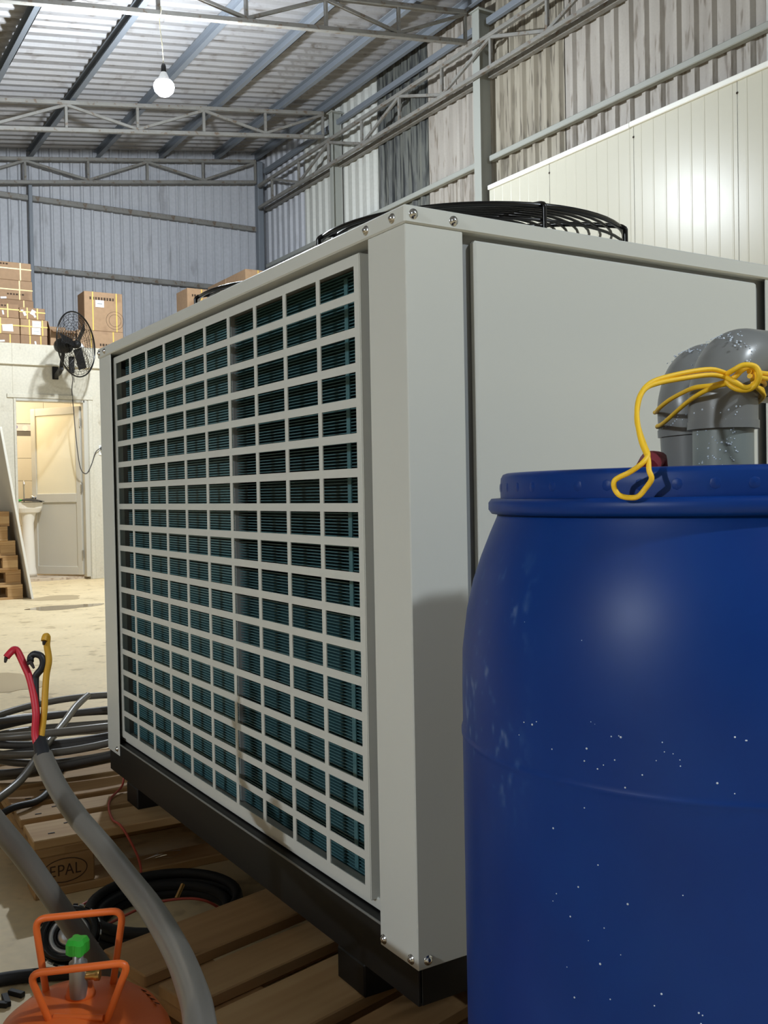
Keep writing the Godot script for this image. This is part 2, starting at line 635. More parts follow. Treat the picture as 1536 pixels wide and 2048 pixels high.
	# the walls out of the picture close the hall
	var wl := put("wall_left", box_mesh(V(0.15, 6.0, ZF - ZB + 0.6), 0.0), M.outer, self, V(XL - 0.075, 2.9, (ZF + ZB) * 0.5))
	wl.set_meta("kind", "structure")
	var wf := put("wall_front", box_mesh(V(XW - XL + 0.6, 7.2, 0.15), 0.0), M.outer, self, V((XL + XW) * 0.5, 3.4, ZF + 0.075))
	wf.set_meta("kind", "structure")
	# ceiling: profiled roof sheets on purlins
	var ce := setting("ceiling")
	var sl := atan(0.152)
	var rb := Basis(Vector3(0, 0, 1), sl)
	st = st_new()
	var mx := (XL + XW) * 0.5
	add_box(st, V(mx, roof_y(mx) + 0.12, (ZB + ZF) * 0.5), V((XW - XL + 0.6) / cos(sl), 0.08, ZF - ZB + 0.6), 0.0, rb)
	put("deck", st.commit(), M.backing, ce)
	var rz := ZB - 0.1
	i = 0
	while rz < ZF:
		var r1 := minf(rz + 1.08, ZF + 0.05)
		var up := 0.0 if i % 2 == 0 else 0.012
		put("sheet", sheet_mesh(V(0, 5.6 + up, 0), V(0, 0, 1), V(1, 0.152, 0), V(0.152, -1, 0).normalized(), rz, r1, XL - 0.1, XW + 0.15, 0.0, 0.18, 0.032, 0.5), M.sheet_roof[i % 3], ce)
		rz = r1
		i += 1
	for px in [1.5, 2.45, 3.4, 4.35, 5.25, 5.93, 0.55, -0.4, -1.35, -2.3, -3.25, -4.2, -5.15, -6.1]:
		var y := roof_y(px) - 0.07
		var ps := st_new()
		add_box(ps, V(px, y, (ZB + ZF) * 0.5), V(0.008, 0.12, ZF - ZB), 0.0)
		add_box(ps, V(px - 0.026, y - 0.056, (ZB + ZF) * 0.5), V(0.06, 0.008, ZF - ZB), 0.0)
		add_box(ps, V(px - 0.026, y + 0.056, (ZB + ZF) * 0.5), V(0.06, 0.008, ZF - ZB), 0.0)
		put("purlin", ps.commit(), M.purlin, ce)

func truss(z: float, label: String) -> void:
	var t := thing("roof_truss", label, "truss", V(0, 0, z), 0.0, "steel roof trusses")
	var xe := 5.86
	put("bottom_chord", bar_mesh(V(XL + 0.1, chord_y(XL + 0.1), 0), V(xe, chord_y(xe), 0), 0.06, 0.05), M.steel, t)
	put("top_chord", bar_mesh(V(XL + 0.1, chord_y(XL + 0.1) + 0.325, 0), V(xe, chord_y(xe) + 0.325, 0), 0.06, 0.05), M.steel, t)
	var k := -10
	while k < 5:
		var x := 2.33 + 0.88 * k
		var nx := x + 0.88
		if x > XL + 0.2 and x < xe:
			put("post", bar_mesh(V(x, chord_y(x) + 0.02, 0), V(x, chord_y(x) + 0.31, 0), 0.035, 0.035, V(0, 0, 1)), M.steel, t)
			if nx < xe + 0.1:
				nx = minf(nx, xe - 0.03)
				var up := posmod(k, 2) == 0
				put("brace", bar_mesh(V(x, chord_y(x) + (0.3 if up else 0.03), 0.004), V(nx, chord_y(nx) + (0.03 if up else 0.3), 0.004), 0.035, 0.035, V(0, 0, 1)), M.steel, t)
		k += 1

func build_roof_frame() -> void:
	truss(-7.55, "steel lattice roof truss with hanging bulb, cut by the top of the picture")
	truss(-10.85, "steel lattice roof truss in the middle, just behind the bulb")
	truss(-13.1, "steel lattice roof truss farthest back, against the grey back wall")
	truss(4.0, "steel lattice roof truss behind the camera")
	truss(-0.7, "steel lattice roof truss right above the grey chiller")
	# columns along the right wall
	for c in [[-7.43, "steel beam column beside the white panels, under the roof truss"], [-10.72, "slim steel column behind the chiller where the middle truss ends"]]:
		var t := thing("steel_column", c[1], "column", V(0, 0, c[0]))
		var h := 6.25
		var d := 0.235 if c[0] > -8 else 0.14
		var w := 0.125 if c[0] > -8 else 0.09
		put("flange", box_mesh(V(0.01, h, w), 0.002), M.column, t, V(5.905, h * 0.5, 0))
		put("flange", box_mesh(V(0.01, h, w), 0.002), M.column, t, V(5.905 + d, h * 0.5, 0))
		put("web", box_mesh(V(d - 0.012, h, 0.008), 0.0), M.column, t, V(5.905 + d * 0.5, h * 0.5, 0))
		put("head_plate", box_mesh(V(d + 0.06, 0.012, w + 0.06), 0.002), M.column, t, V(5.905 + d * 0.5, h + 0.006, 0))
	# lattice girder running along the right wall
	var g := thing("wall_girder", "long rusty lattice girder running along the corrugated right wall", "girder", V(5.86, 0, 0))
	var ya := 5.52
	var yb := 5.86
	put("bottom_chord", bar_mesh(V(0, ya, -13.0), V(0, ya, ZF - 0.2), 0.05, 0.045), M.steel, g)
	put("top_chord", bar_mesh(V(0, yb, -13.0), V(0, yb, ZF - 0.2), 0.05, 0.045), M.steel, g)
	var k := -6
	while k < 15:
		var z := -7.12 + 0.9 * k
		if z > -13.0 and z < ZF - 0.3:
			put("post", bar_mesh(V(0, ya + 0.02, z), V(0, yb - 0.02, z), 0.035, 0.035, V(1, 0, 0)), M.steel, g)
			if z + 0.9 < ZF - 0.3:
				var up := posmod(k, 2) == 0
				put("brace", bar_mesh(V(0.003, (yb - 0.02) if up else (ya + 0.02), z), V(0.003, (ya + 0.02) if up else (yb - 0.02), z + 0.9), 0.035, 0.035, V(1, 0, 0)), M.steel, g)
		k += 1

# ------------------------------------------------------------------ washroom block at the far end
func build_washroom() -> void:
	var w := setting("wall_washroom")
	var dx0 := 1.62
	var dx1 := 2.47
	var dh := 2.16
	var top := 2.8
	var th := 0.12
	var zc := ZP - th * 0.5
	put("left_part", box_mesh(V(dx0 - XL, top, th), 0.004), M.white_plaster, w, V((XL + dx0) * 0.5, top * 0.5, zc))
	put("right_part", box_mesh(V(XW - dx1, top, th), 0.004), M.white_plaster, w, V((XW + dx1) * 0.5, top * 0.5, zc))
	put("lintel", box_mesh(V(dx1 - dx0, top - dh, th), 0.0), M.white_plaster, w, V((dx0 + dx1) * 0.5, (top + dh) * 0.5, zc))
	put("roof_slab", box_mesh(V(XW - XL, 0.12, 2.45), 0.0), M.white_plaster, w, V((XW + XL) * 0.5, 2.72, ZP - 1.34))
	put("ledge_strip", box_mesh(V(XW - XL, 0.02, 0.03), 0.003), M.white_plaster, w, V((XW + XL) * 0.5, 2.56, ZP + 0.015))
	# room behind the doorway
	put("side_wall", box_mesh(V(0.08, 2.66, 1.7), 0.0), M.tile, w, V(1.2, 1.33, ZP - 0.97))
	put("side_wall", box_mesh(V(0.08, 2.66, 1.7), 0.0), M.tile, w, V(2.75, 1.33, ZP - 0.97))
	put("washroom_floor", box_mesh(V(1.47, 0.03, 1.56), 0.0), M.wash_floor, w, V(1.975, 0.015, ZP - 0.9))
	# tiled wall: tiles 0.3 by 0.6 with a flowered band
	var zt := ZP - 1.68
	put("back_bed", box_mesh(V(1.5, 2.66, 0.06), 0.0), M.outer, w, V(1.975, 1.33, zt - 0.035))
	for r in 7:
		for c in 4:
			var ty := 0.03 + r * 0.3
			var m: Material = M.tile
			var hh := 0.296
			if r == 6:
				hh = 0.09
				m = M.tile_band
			if ty + hh > 2.66:
				continue
			if r < 6:
				put("tile", box_mesh(V(0.362, hh, 0.01), 0.002), m, w, V(1.43 + c * 0.366, ty + hh * 0.5, zt))
			else:
				put("tile", box_mesh(V(0.362, hh, 0.01), 0.002), m, w, V(1.43 + c * 0.366, 1.755 + 0.14 + hh * 0.5, zt + 0.001))
	for r in 2:
		for c in 4:
			put("tile", box_mesh(V(0.362, 0.296, 0.01), 0.002), M.tile, w, V(1.43 + c * 0.366, 2.14 + r * 0.3, zt))
	# the flowered print of the band
	for c in 7:
		var fx := 1.62 + c * 0.12
		put("flower_print", lathe_mesh([Vector2(0.0, 0.001), Vector2(0.028 + 0.01 * (c % 3), 0.001), Vector2(0.028 + 0.01 * (c % 3), 0.0)], 9), [M.tile_flower, M.paper, M.tile_flower][c % 3], w, V(fx, 1.93 + 0.015 * (c % 2), zt + 0.0065), V(PI / 2, 0, 0))
	# door: aluminium leaf standing open into the washroom
	var d := setting("door_1", V(dx1 - 0.035, 0.03, ZP - 0.09))
	put("jamb", box_mesh(V(0.05, dh - 0.03, 0.14), 0.004), M.door, d, V(0.01, (dh - 0.03) * 0.5, 0.03))
	put("jamb", box_mesh(V(0.03, dh - 0.03, 0.14), 0.004), M.white_plaster, d, V(dx0 - dx1 + 0.05, (dh - 0.03) * 0.5, 0.03))
	put("head", box_mesh(V(dx1 - dx0 - 0.06, 0.03, 0.14), 0.004), M.door, d, V((dx0 - dx1) * 0.5 + 0.035, dh - 0.045, 0.03))
	put("casing", box_mesh(V(dx1 - dx0 + 0.14, 0.05, 0.016), 0.004), M.white_plaster, d, V((dx0 - dx1) * 0.5 + 0.035, dh + 0.0, 0.098))
	put("casing", box_mesh(V(0.05, dh, 0.016), 0.004), M.white_plaster, d, V(0.07, dh * 0.5 - 0.03, 0.098))
	var leaf := Node3D.new()
	leaf.name = "leaf"
	d.add_child(leaf)
	leaf.position = V(-0.02, 0.02, -0.01)
	leaf.rotation.y = -deg_to_rad(56)
	var lw := 0.78
	var lh := 2.05
	put("stile", box_mesh(V(0.075, lh, 0.04), 0.004), M.door, leaf, V(-0.04, lh * 0.5, 0))
	put("stile", box_mesh(V(0.075, lh, 0.04), 0.004), M.door, leaf, V(-lw + 0.04, lh * 0.5, 0))
	put("rail", box_mesh(V(lw - 0.155, 0.09, 0.04), 0.004), M.door, leaf, V(-lw * 0.5, lh - 0.045, 0))
	put("rail", box_mesh(V(lw - 0.155, 0.11, 0.04), 0.004), M.door, leaf, V(-lw * 0.5, 0.94, 0))
	put("rail", box_mesh(V(lw - 0.155, 0.1, 0.04), 0.004), M.door, leaf, V(-lw * 0.5, 0.05, 0))
	put("upper_panel", box_mesh(V(lw - 0.15, 0.97, 0.012), 0.0), M.door_cream, leaf, V(-lw * 0.5, 1.475, 0))
	put("lower_panel", box_mesh(V(lw - 0.15, 0.79, 0.012), 0.0), M.door, leaf, V(-lw * 0.5, 0.495, 0))
	put("door_knob", lathe_mesh([Vector2(0.0, 0.062), Vector2(0.02, 0.06), Vector2(0.03, 0.045), Vector2(0.03, 0.035), Vector2(0.02, 0.022), Vector2(0.012, 0.018), Vector2(0.012, 0.006), Vector2(0.03, 0.005), Vector2(0.03, 0.0)], 20), M.chrome, leaf, V(-lw + 0.045, 0.95, 0.02), V(PI / 2, 0, 0))
	for hy in [0.25, 1.05, 1.85]:
		put("hinge", lathe_mesh([Vector2(0.0, 0.05), Vector2(0.009, 0.05), Vector2(0.009, -0.05), Vector2(0.0, -0.05)], 10, true), M.chrome, leaf, V(0.008, hy, 0.024))
	# pedestal wash basin
	var s := thing("wash_basin", "white ceramic pedestal wash basin seen through the open doorway", "wash basin", V(1.865, 0.03, ZP - 0.55))
	s.scale = V(0.82, 1, 0.82)
	var bs := st_new()
	var outer := [[0.0, 0.77, 0.09, 0.07], [0.0, 0.79, 0.17, 0.14], [0.0, 0.84, 0.2, 0.17], [0.0, 0.91, 0.215, 0.18], [0.0, 0.92, 0.2, 0.165], [0.0, 0.86, 0.15, 0.11], [0.0, 0.82, 0.06, 0.05], [0.0, 0.815, 0.0, 0.0]]
	var rings := []
	for o in outer:
		var ring := []
		for k in 32:
			var a := TAU * k / 32
			var cx := signf(cos(a)) * pow(absf(cos(a)), 0.6)
			var sz := signf(sin(a)) * pow(absf(sin(a)), 0.6)
			ring.append(V(cx * o[2], o[1], sz * o[3]))
		rings.append(ring)
	for r in rings.size() - 1:
		for k in 32:
			var p := [rings[r][k], rings[r + 1][k], rings[r + 1][(k + 1) % 32], rings[r][(k + 1) % 32]]
			var n: Vector3 = (p[2] - p[0]).cross(p[3] - p[1])
			if n.length() < 1e-7:
				n = Vector3.UP
			var mid: Vector3 = p[0] + p[2]
			mid.y = 0
			n = n.normalized()
			if r < 4 and n.dot(mid) < 0:
				n = -n
			if r >= 4 and n.y < 0:
				n = -n
			face(bs, p, n)
	put("basin", bs.commit(), M.ceramic, s)
	put("pedestal", lathe_mesh([Vector2(0.0, 0.0), Vector2(0.115, 0.0), Vector2(0.115, 0.05), Vector2(0.1, 0.12), Vector2(0.092, 0.35), Vector2(0.085, 0.55), Vector2(0.085, 0.66), Vector2(0.11, 0.74), Vector2(0.12, 0.79)], 28), M.ceramic, s)
	put("faucet", tube_mesh(smooth_path([V(-0.02, 0.9, -0.12), V(-0.02, 1.06, -0.12), V(-0.025, 1.15, -0.1), V(-0.03, 1.17, -0.06), V(-0.03, 1.13, -0.035)], 5), 0.011, 10), M.chrome, s)
	put("tap_handle", lathe_mesh([Vector2(0.0, 0.05), Vector2(0.02, 0.045), Vector2(0.022, 0.02), Vector2(0.012, 0.0)], 14), M.chrome, s, V(-0.1, 0.91, -0.13))
	var cl := thing("dark_cloth", "dark cloth and green sponge lying on the white wash basin", "cloth", V(1.86, 0.957, ZP - 0.55))
	put("cloth", lathe_mesh([Vector2(0.0, 0.035), Vector2(0.05, 0.032), Vector2(0.1, 0.018), Vector2(0.17, 0.004), Vector2(0.17, 0.0)], 14), M.dark, cl, V(0.03, 0.0, 0.05), V(0, 0, -0.05))
	put("sponge", box_mesh(V(0.07, 0.025, 0.05), 0.006), M.green, cl, V(-0.12, 0.012, 0.12))
	# small round lamp under the washroom ceiling
	var lp := thing("washroom_lamp", "round warm ceiling lamp inside the washroom", "lamp", V(1.6, 2.66, ZP - 0.8))
	put("base", lathe_mesh([Vector2(0.0, 0.0), Vector2(0.05, 0.0), Vector2(0.05, -0.04), Vector2(0.0, -0.04)], 20, true), M.paper, lp)
	put("bulb", lathe_mesh([Vector2(0.02, -0.04), Vector2(0.05, -0.08), Vector2(0.055, -0.12), Vector2(0.035, -0.155), Vector2(0.0, -0.165)], 20), M.bulb_warm, lp)

# ------------------------------------------------------------------ lamps
func hanging_bulb(at: Vector3, hook: Vector3, label: String, c: Color, energy: float) -> void:
	var t := thing("hanging_bulb", label, "lamp", at, 0.0, "bare bulbs hanging from the trusses")
	var h := hook - at
	var pts := [V(0, 0.19, 0), V(h.x * 0.3, h.y * 0.5 + 0.05, h.z * 0.3), V(h.x * 0.8, h.y - 0.12, h.z * 0.9), h]
	put("cord", tube_mesh(smooth_path(pts, 6), 0.0035, 6), M.lamp_cord, t)
	put("cord_loop", tube_mesh(ring_pts(h + V(0, 0.03, 0), 0.05, 16, V(1, 0, 0)), 0.004, 6, true), M.lamp_cord, t)
	put("socket", lathe_mesh([Vector2(0.0, 0.2), Vector2(0.015, 0.2), Vector2(0.022, 0.18), Vector2(0.024, 0.12), Vector2(0.0, 0.12)], 16), M.black_steel, t)
	put("housing", lathe_mesh([Vector2(0.0, 0.125), Vector2(0.026, 0.122), Vector2(0.05, 0.07), Vector2(0.078, 0.036), Vector2(0.0, 0.034)], 28, true), M.paper, t)
	put("bulb", lathe_mesh([Vector2(0.078, 0.035), Vector2(0.09, 0.02), Vector2(0.095, -0.01), Vector2(0.085, -0.05), Vector2(0.05, -0.085), Vector2(0.0, -0.098)], 28), M.bulb, t)
	omni(at, c, energy, 0.1)

func build_lamps() -> void:
	hanging_bulb(V(2.351, 4.741, -7.5), V(2.34, 5.4, -7.55), "bright bare white bulb hanging from the near roof truss", LAMP_COOL, E_A)
	hanging_bulb(V(1.9, 4.5, 4.0), V(1.9, 5.35, 4.0), "bare bulb hanging behind the camera", LAMP_WARM, E_B)
	hanging_bulb(V(-6.0, 2.9, 1.2), V(-6.0, 4.53, 1.2), "bare bulb hanging left of the chiller outside the picture", LAMP_WARM, E_C)
	omni(V(1.6, 2.42, ZP - 0.8), Color(1.0, 0.94, 0.84), E_W, 0.1)

const LAMP_COOL := Color(0.935, 0.97, 1.0)
const LAMP_WARM := Color(0.93, 0.972, 1.0)
const E_A := 18.0
const E_B := 13.0
const E_C := 13.0
const E_W := 0.55

# ------------------------------------------------------------------ the chiller
func bolt_mesh() -> ArrayMesh:
	return lathe_mesh([Vector2(0.0, 0.006), Vector2(0.003, 0.0056), Vector2(0.0052, 0.0035), Vector2(0.0056, 0.0016), Vector2(0.0075, 0.0014), Vector2(0.0078, 0.0)], 16)

func fan_guard(parent: Node3D, cx: float, cz: float) -> void:
	var top := 1.515
	var R := 0.32
	var g := Node3D.new()
	g.name = "fan_guard"
	parent.add_child(g, true)
	g.position = V(cx, 0, cz)
	for k in 11:
		var r := 0.07 + k * 0.0225
		put("ring", tube_mesh(ring_pts(V(0, top - 0.03 * pow(r / R, 2.0), 0), r, 48), 0.0028, 6, true), M.black_gloss, g)
	put("rim_ring", tube_mesh(ring_pts(V(0, top - 0.03, 0), R, 64), 0.005, 8, true), M.black_gloss, g)
	for y in [1.404, 1.432, 1.458]:
		put("ring", tube_mesh(ring_pts(V(0, y, 0), R + 0.004, 64), 0.0028, 6, true), M.black_gloss, g)
	for k in 8:
		var a := TAU * (k + 0.28) / 8
		var d := V(cos(a), 0, sin(a))
		var up := V(0, 1, 0)
		var pts := smooth_path([d * 0.06 + up * (top + 0.004), d * 0.2 + up * (top - 0.006), d * (R - 0.02) + up * (top - 0.022), d * (R + 0.006) + up * (top - 0.03), d * (R + 0.009) + up * 1.47, d * (R + 0.009) + up * 1.398], 4)
		put("spoke", tube_mesh(pts, 0.005, 6), M.black_gloss, g)
		var hd := put("bolt", bolt_mesh(), M.chrome, g, d * (R + 0.03) + up * 1.4)
		hd.scale = V(1.3, 1.6, 1.3)
		put("foot", box_mesh(V(0.06, 0.004, 0.024), 0.001), M.black_gloss, g, d * (R + 0.022) + up * 1.396, V(0, -a, 0))
	put("hub_cap", lathe_mesh([Vector2(0.0, top + 0.01), Vector2(0.05, top + 0.008), Vector2(0.066, top), Vector2(0.066, top - 0.006), Vector2(0.0, top - 0.006)], 28), M.black_gloss, g)
	put("shroud", lathe_mesh([Vector2(0.35, 1.394), Vector2(0.35, 1.4), Vector2(0.31, 1.404), Vector2(0.302, 1.42), Vector2(0.3, 1.44), Vector2(0.296, 1.44), Vector2(0.298, 1.398)], 48), M.paint, g)
	var bl := st_new()
	for k in 4:
		var a := TAU * k / 4
		add_box(bl, V(cos(a) * 0.17, 1.41, sin(a) * 0.17), V(0.22, 0.004, 0.12), 0.001, Basis(Vector3.UP, -a) * Basis(Vector3.RIGHT, 0.45))
	put("fan_blades", bl.commit(), M.black_steel, g)

func build_chiller() -> void:
	var W := 0.93
	var L := 1.582
	var c := thing("chiller_unit", "large light grey air-cooled chiller cabinet with slotted coil grille, on pallets", "chiller", Vector3.ZERO)
	# lid
	put("lid", box_mesh(V(W + 0.006, 0.027, L + 0.006), 0.0025), M.paint, c, V(W * 0.5, 1.3805, -L * 0.5))
	# corner posts: folded angles
	for k in 4:
		var sx := 1.0 if k % 2 == 0 else -1.0
		var sz := -1.0 if k < 2 else 1.0
		var o := V(0.0 if sx > 0 else W, 0, 0.0 if sz < 0 else -L)
		var st := st_new()
		var h := 1.367 - 0.2575
		var y := (1.367 + 0.2575) * 0.5
		add_box(st, o + V(sx * 0.0525, y, sz * 0.0015), V(0.105, h, 0.003), 0.0012)
		add_box(st, o + V(sx * 0.0015, y, sz * 0.054), V(0.003, h, 0.105), 0.0012)
		put("corner_post", st.commit(), M.paint, c)
	# the grille: one punched sheet with folded edges
	var gx := 0.0124
	var zr := -0.154
	var zl := -1.49
	var yt := 1.356
	var yb := 0.31
	var gs := st_new()
	var ys := [yt]
	for j in 18:
		ys.append(1.3398 - j * 0.057)
		ys.append(1.3398 - j * 0.057 - 0.04247)
	ys.append(yb)
	var zs := [zr]
	for i in 10:
		zs.append(-0.1705 - i * 0.13068)
		zs.append(-0.1705 - i * 0.13068 - 0.11779)
	zs.append(zl)
	for j in 19:
		var a: float = ys[j * 2]
		var b: float = ys[j * 2 + 1]
		add_box(gs, V(gx, (a + b) * 0.5, (zr + zl) * 0.5), V(0.002, a - b, zr - zl), 0.0)
	for j in 18:
		for i in 11:
			var a: float = zs[i * 2]
			var b: float = zs[i * 2 + 1]
			add_box(gs, V(gx, (ys[j * 2 + 1] + ys[j * 2 + 2]) * 0.5, (a + b) * 0.5), V(0.002, ys[j * 2 + 1] - ys[j * 2 + 2], a - b), 0.0)
	for e in [[V(gx + 0.011, (yt + yb) * 0.5, zr + 0.001), V(0.022, yt - yb, 0.002)], [V(gx + 0.011, (yt + yb) * 0.5, zl - 0.001), V(0.022, yt - yb, 0.002)], [V(gx + 0.011, yt + 0.001, (zr + zl) * 0.5), V(0.022, 0.002, zr - zl)], [V(gx + 0.011, yb - 0.001, (zr + zl) * 0.5), V(0.022, 0.002, zr - zl)]]:
		add_box(gs, e[0], e[1], 0.0)
	put("grille", gs.commit(), M.paint, c)
	# frame behind the grille
	put("top_rail", box_mesh(V(0.03, 0.014, L - 0.02), 0.001), M.paint_in, c, V(0.05, 1.36, -L * 0.5))
	put("side_rail", box_mesh(V(0.015, 1.07, 0.05), 0.001), M.paint_in, c, V(0.042, 0.83, -0.122))
	put("side_rail", box_mesh(V(0.03, 1.02, 0.03), 0.001), M.paint_in, c, V(0.05, 0.82, -1.51))
	put("bottom_rail", box_mesh(V(0.03, 0.02, L - 0.02), 0.002), M.paint, c, V(0.037, 0.302, -L * 0.5))
	# two coil banks: rows of finned tubes
	var banks := [[0.042, -0.745, -1.475, 0.003, 0.018], [0.05, -0.13, -0.741, 0.0015, 0.034]]
	for bk in banks:
		var cs := st_new()
		var y := 0.293
		while y < 1.366:
			add_box(cs, V(bk[0] + bk[4] * 0.5, y, (bk[1] + bk[2]) * 0.5), V(bk[4], bk[3], bk[1] - bk[2]), 0.0)
			y += 0.0058
		var cm := put("coil_fins", cs.commit(), M.coil, c)
		cm.set_meta("kind", "stuff")
		put("coil_core", box_mesh(V(0.012, 1.074, bk[1] - bk[2]), 0.0), M.coil, c, V(bk[0] + bk[4] + 0.0065, 0.83, (bk[1] + bk[2]) * 0.5))
	put("coil_end_plate", box_mesh(V(0.03, 1.07, 0.003), 0.0), M.paint_in, c, V(0.0575, 0.83, -0.743))
	put("coil_end_plate", box_mesh(V(0.03, 1.07, 0.002), 0.0), M.paint_in, c, V(0.06, 0.83, -1.4775))
	put("coil_strap", box_mesh(V(0.002, 1.02, 0.012), 0.0), M.coil, c, V(0.0485, 0.83, -0.26))
	# inner body that closes the cabinet
	put("inner_body", box_mesh(V(W - 0.19, 1.07, L - 0.08), 0.0), M.paint_in, c, V(W * 0.5 + 0.06, 0.83, -L * 0.5))
	put("end_frame", box_mesh(V(W - 0.01, 1.09, 0.006), 0.0), M.paint_in, c, V(W * 0.5, 0.822, -0.02))
	put("end_frame", box_mesh(V(W - 0.01, 1.09, 0.006), 0.0), M.paint_in, c, V(W * 0.5, 0.822, -L + 0.032))
	# cover panels
	put("cover_panel", box_mesh(V(0.674, 1.068, 0.015), 0.004), M.paint, c, V(0.465, 0.824, -0.009))
	put("cover_panel", box_mesh(V(0.674, 1.068, 0.02), 0.004), M.paint, c, V(0.465, 0.824, -L + 0.0115))
	put("cover_panel", box_mesh(V(0.02, 1.068, L - 0.25), 0.004), M.paint, c, V(W - 0.0115, 0.824, -L * 0.5))
	# black base frame and feet
	var ch := st_new()
	for s in [0.006, W - 0.006]:
		var sg := 1.0 if s < 0.1 else -1.0
		add_box(ch, V(s, 0.2445, -L * 0.5), V(0.005, 0.089, L - 0.012), 0.001)
		add_box(ch, V(s + sg * 0.022, 0.2865, -L * 0.5), V(0.044, 0.005, L - 0.012), 0.001)
		add_box(ch, V(s + sg * 0.022, 0.2025, -L * 0.5), V(0.044, 0.005, L - 0.012), 0.001)
	for s in [-0.008, -L + 0.008]:
		add_box(ch, V(W * 0.5, 0.2445, s), V(W - 0.02, 0.089, 0.006), 0.001)
	add_box(ch, V(W * 0.5, 0.275, -L * 0.5), V(W - 0.08, 0.01, L - 0.06), 0.0)
	put("base_frame", ch.commit(), M.black_steel, c)
	put("base_lip", tube_mesh([V(0.0035, 0.2885, -0.107), V(0.0035, 0.2885, -L + 0.107)], 0.0022, 8), M.black_edge, c)
	for x in [0.048, W - 0.048]:
		for z in [-0.21, -1.381]:
			put("foot", box_mesh(V(0.09, 0.056, 0.09), 0.003), M.black_steel, c, V(x, 0.172, z))
	# screws
	for p in [V(0.013, 1.381, 0.003), V(0.086, 1.38, 0.003), V(0.018, 0.27, 0.0)]:
		put("screw", bolt_mesh(), M.chrome, c, p, V(PI / 2, 0, 0))
	for p in [V(-0.003, 1.38, -0.03), V(-0.003, 1.38, -0.106), V(-0.003, 1.38, -1.518), V(-0.003, 1.38, -1.568), V(0.0, 0.27, -0.096), V(0.0, 0.269, -0.018), V(0.0, 0.274, -1.493)]:
		put("screw", bolt_mesh(), M.chrome, c, p, V(0, 0, PI / 2))
	fan_guard(c, 0.465, -0.46)
	fan_guard(c, 0.465, -1.13)

# ------------------------------------------------------------------ drum, pipes, rope
func drops(parent: Node3D, called: String, pts: Array, nrm: Array, size: Array) -> void:
	var st := st_new()
	for i in pts.size():
		var n: Vector3 = nrm[i]
		var r := Vector3.RIGHT if absf(n.x) < 0.9 else Vector3.FORWARD
		var x := r.cross(n).normalized()
		var b := Basis(x, n, x.cross(n).normalized())
		var s: float = size[i]
		add_lathe(st, [Vector2(s, -s * 0.05), Vector2(s * 0.85, s * 0.35), Vector2(s * 0.45, s * 0.55), Vector2(0.0, s * 0.62)], 7, b, pts[i])
	var o := put(called, st.commit(), M.water, parent)
	o.set_meta("kind", "stuff")

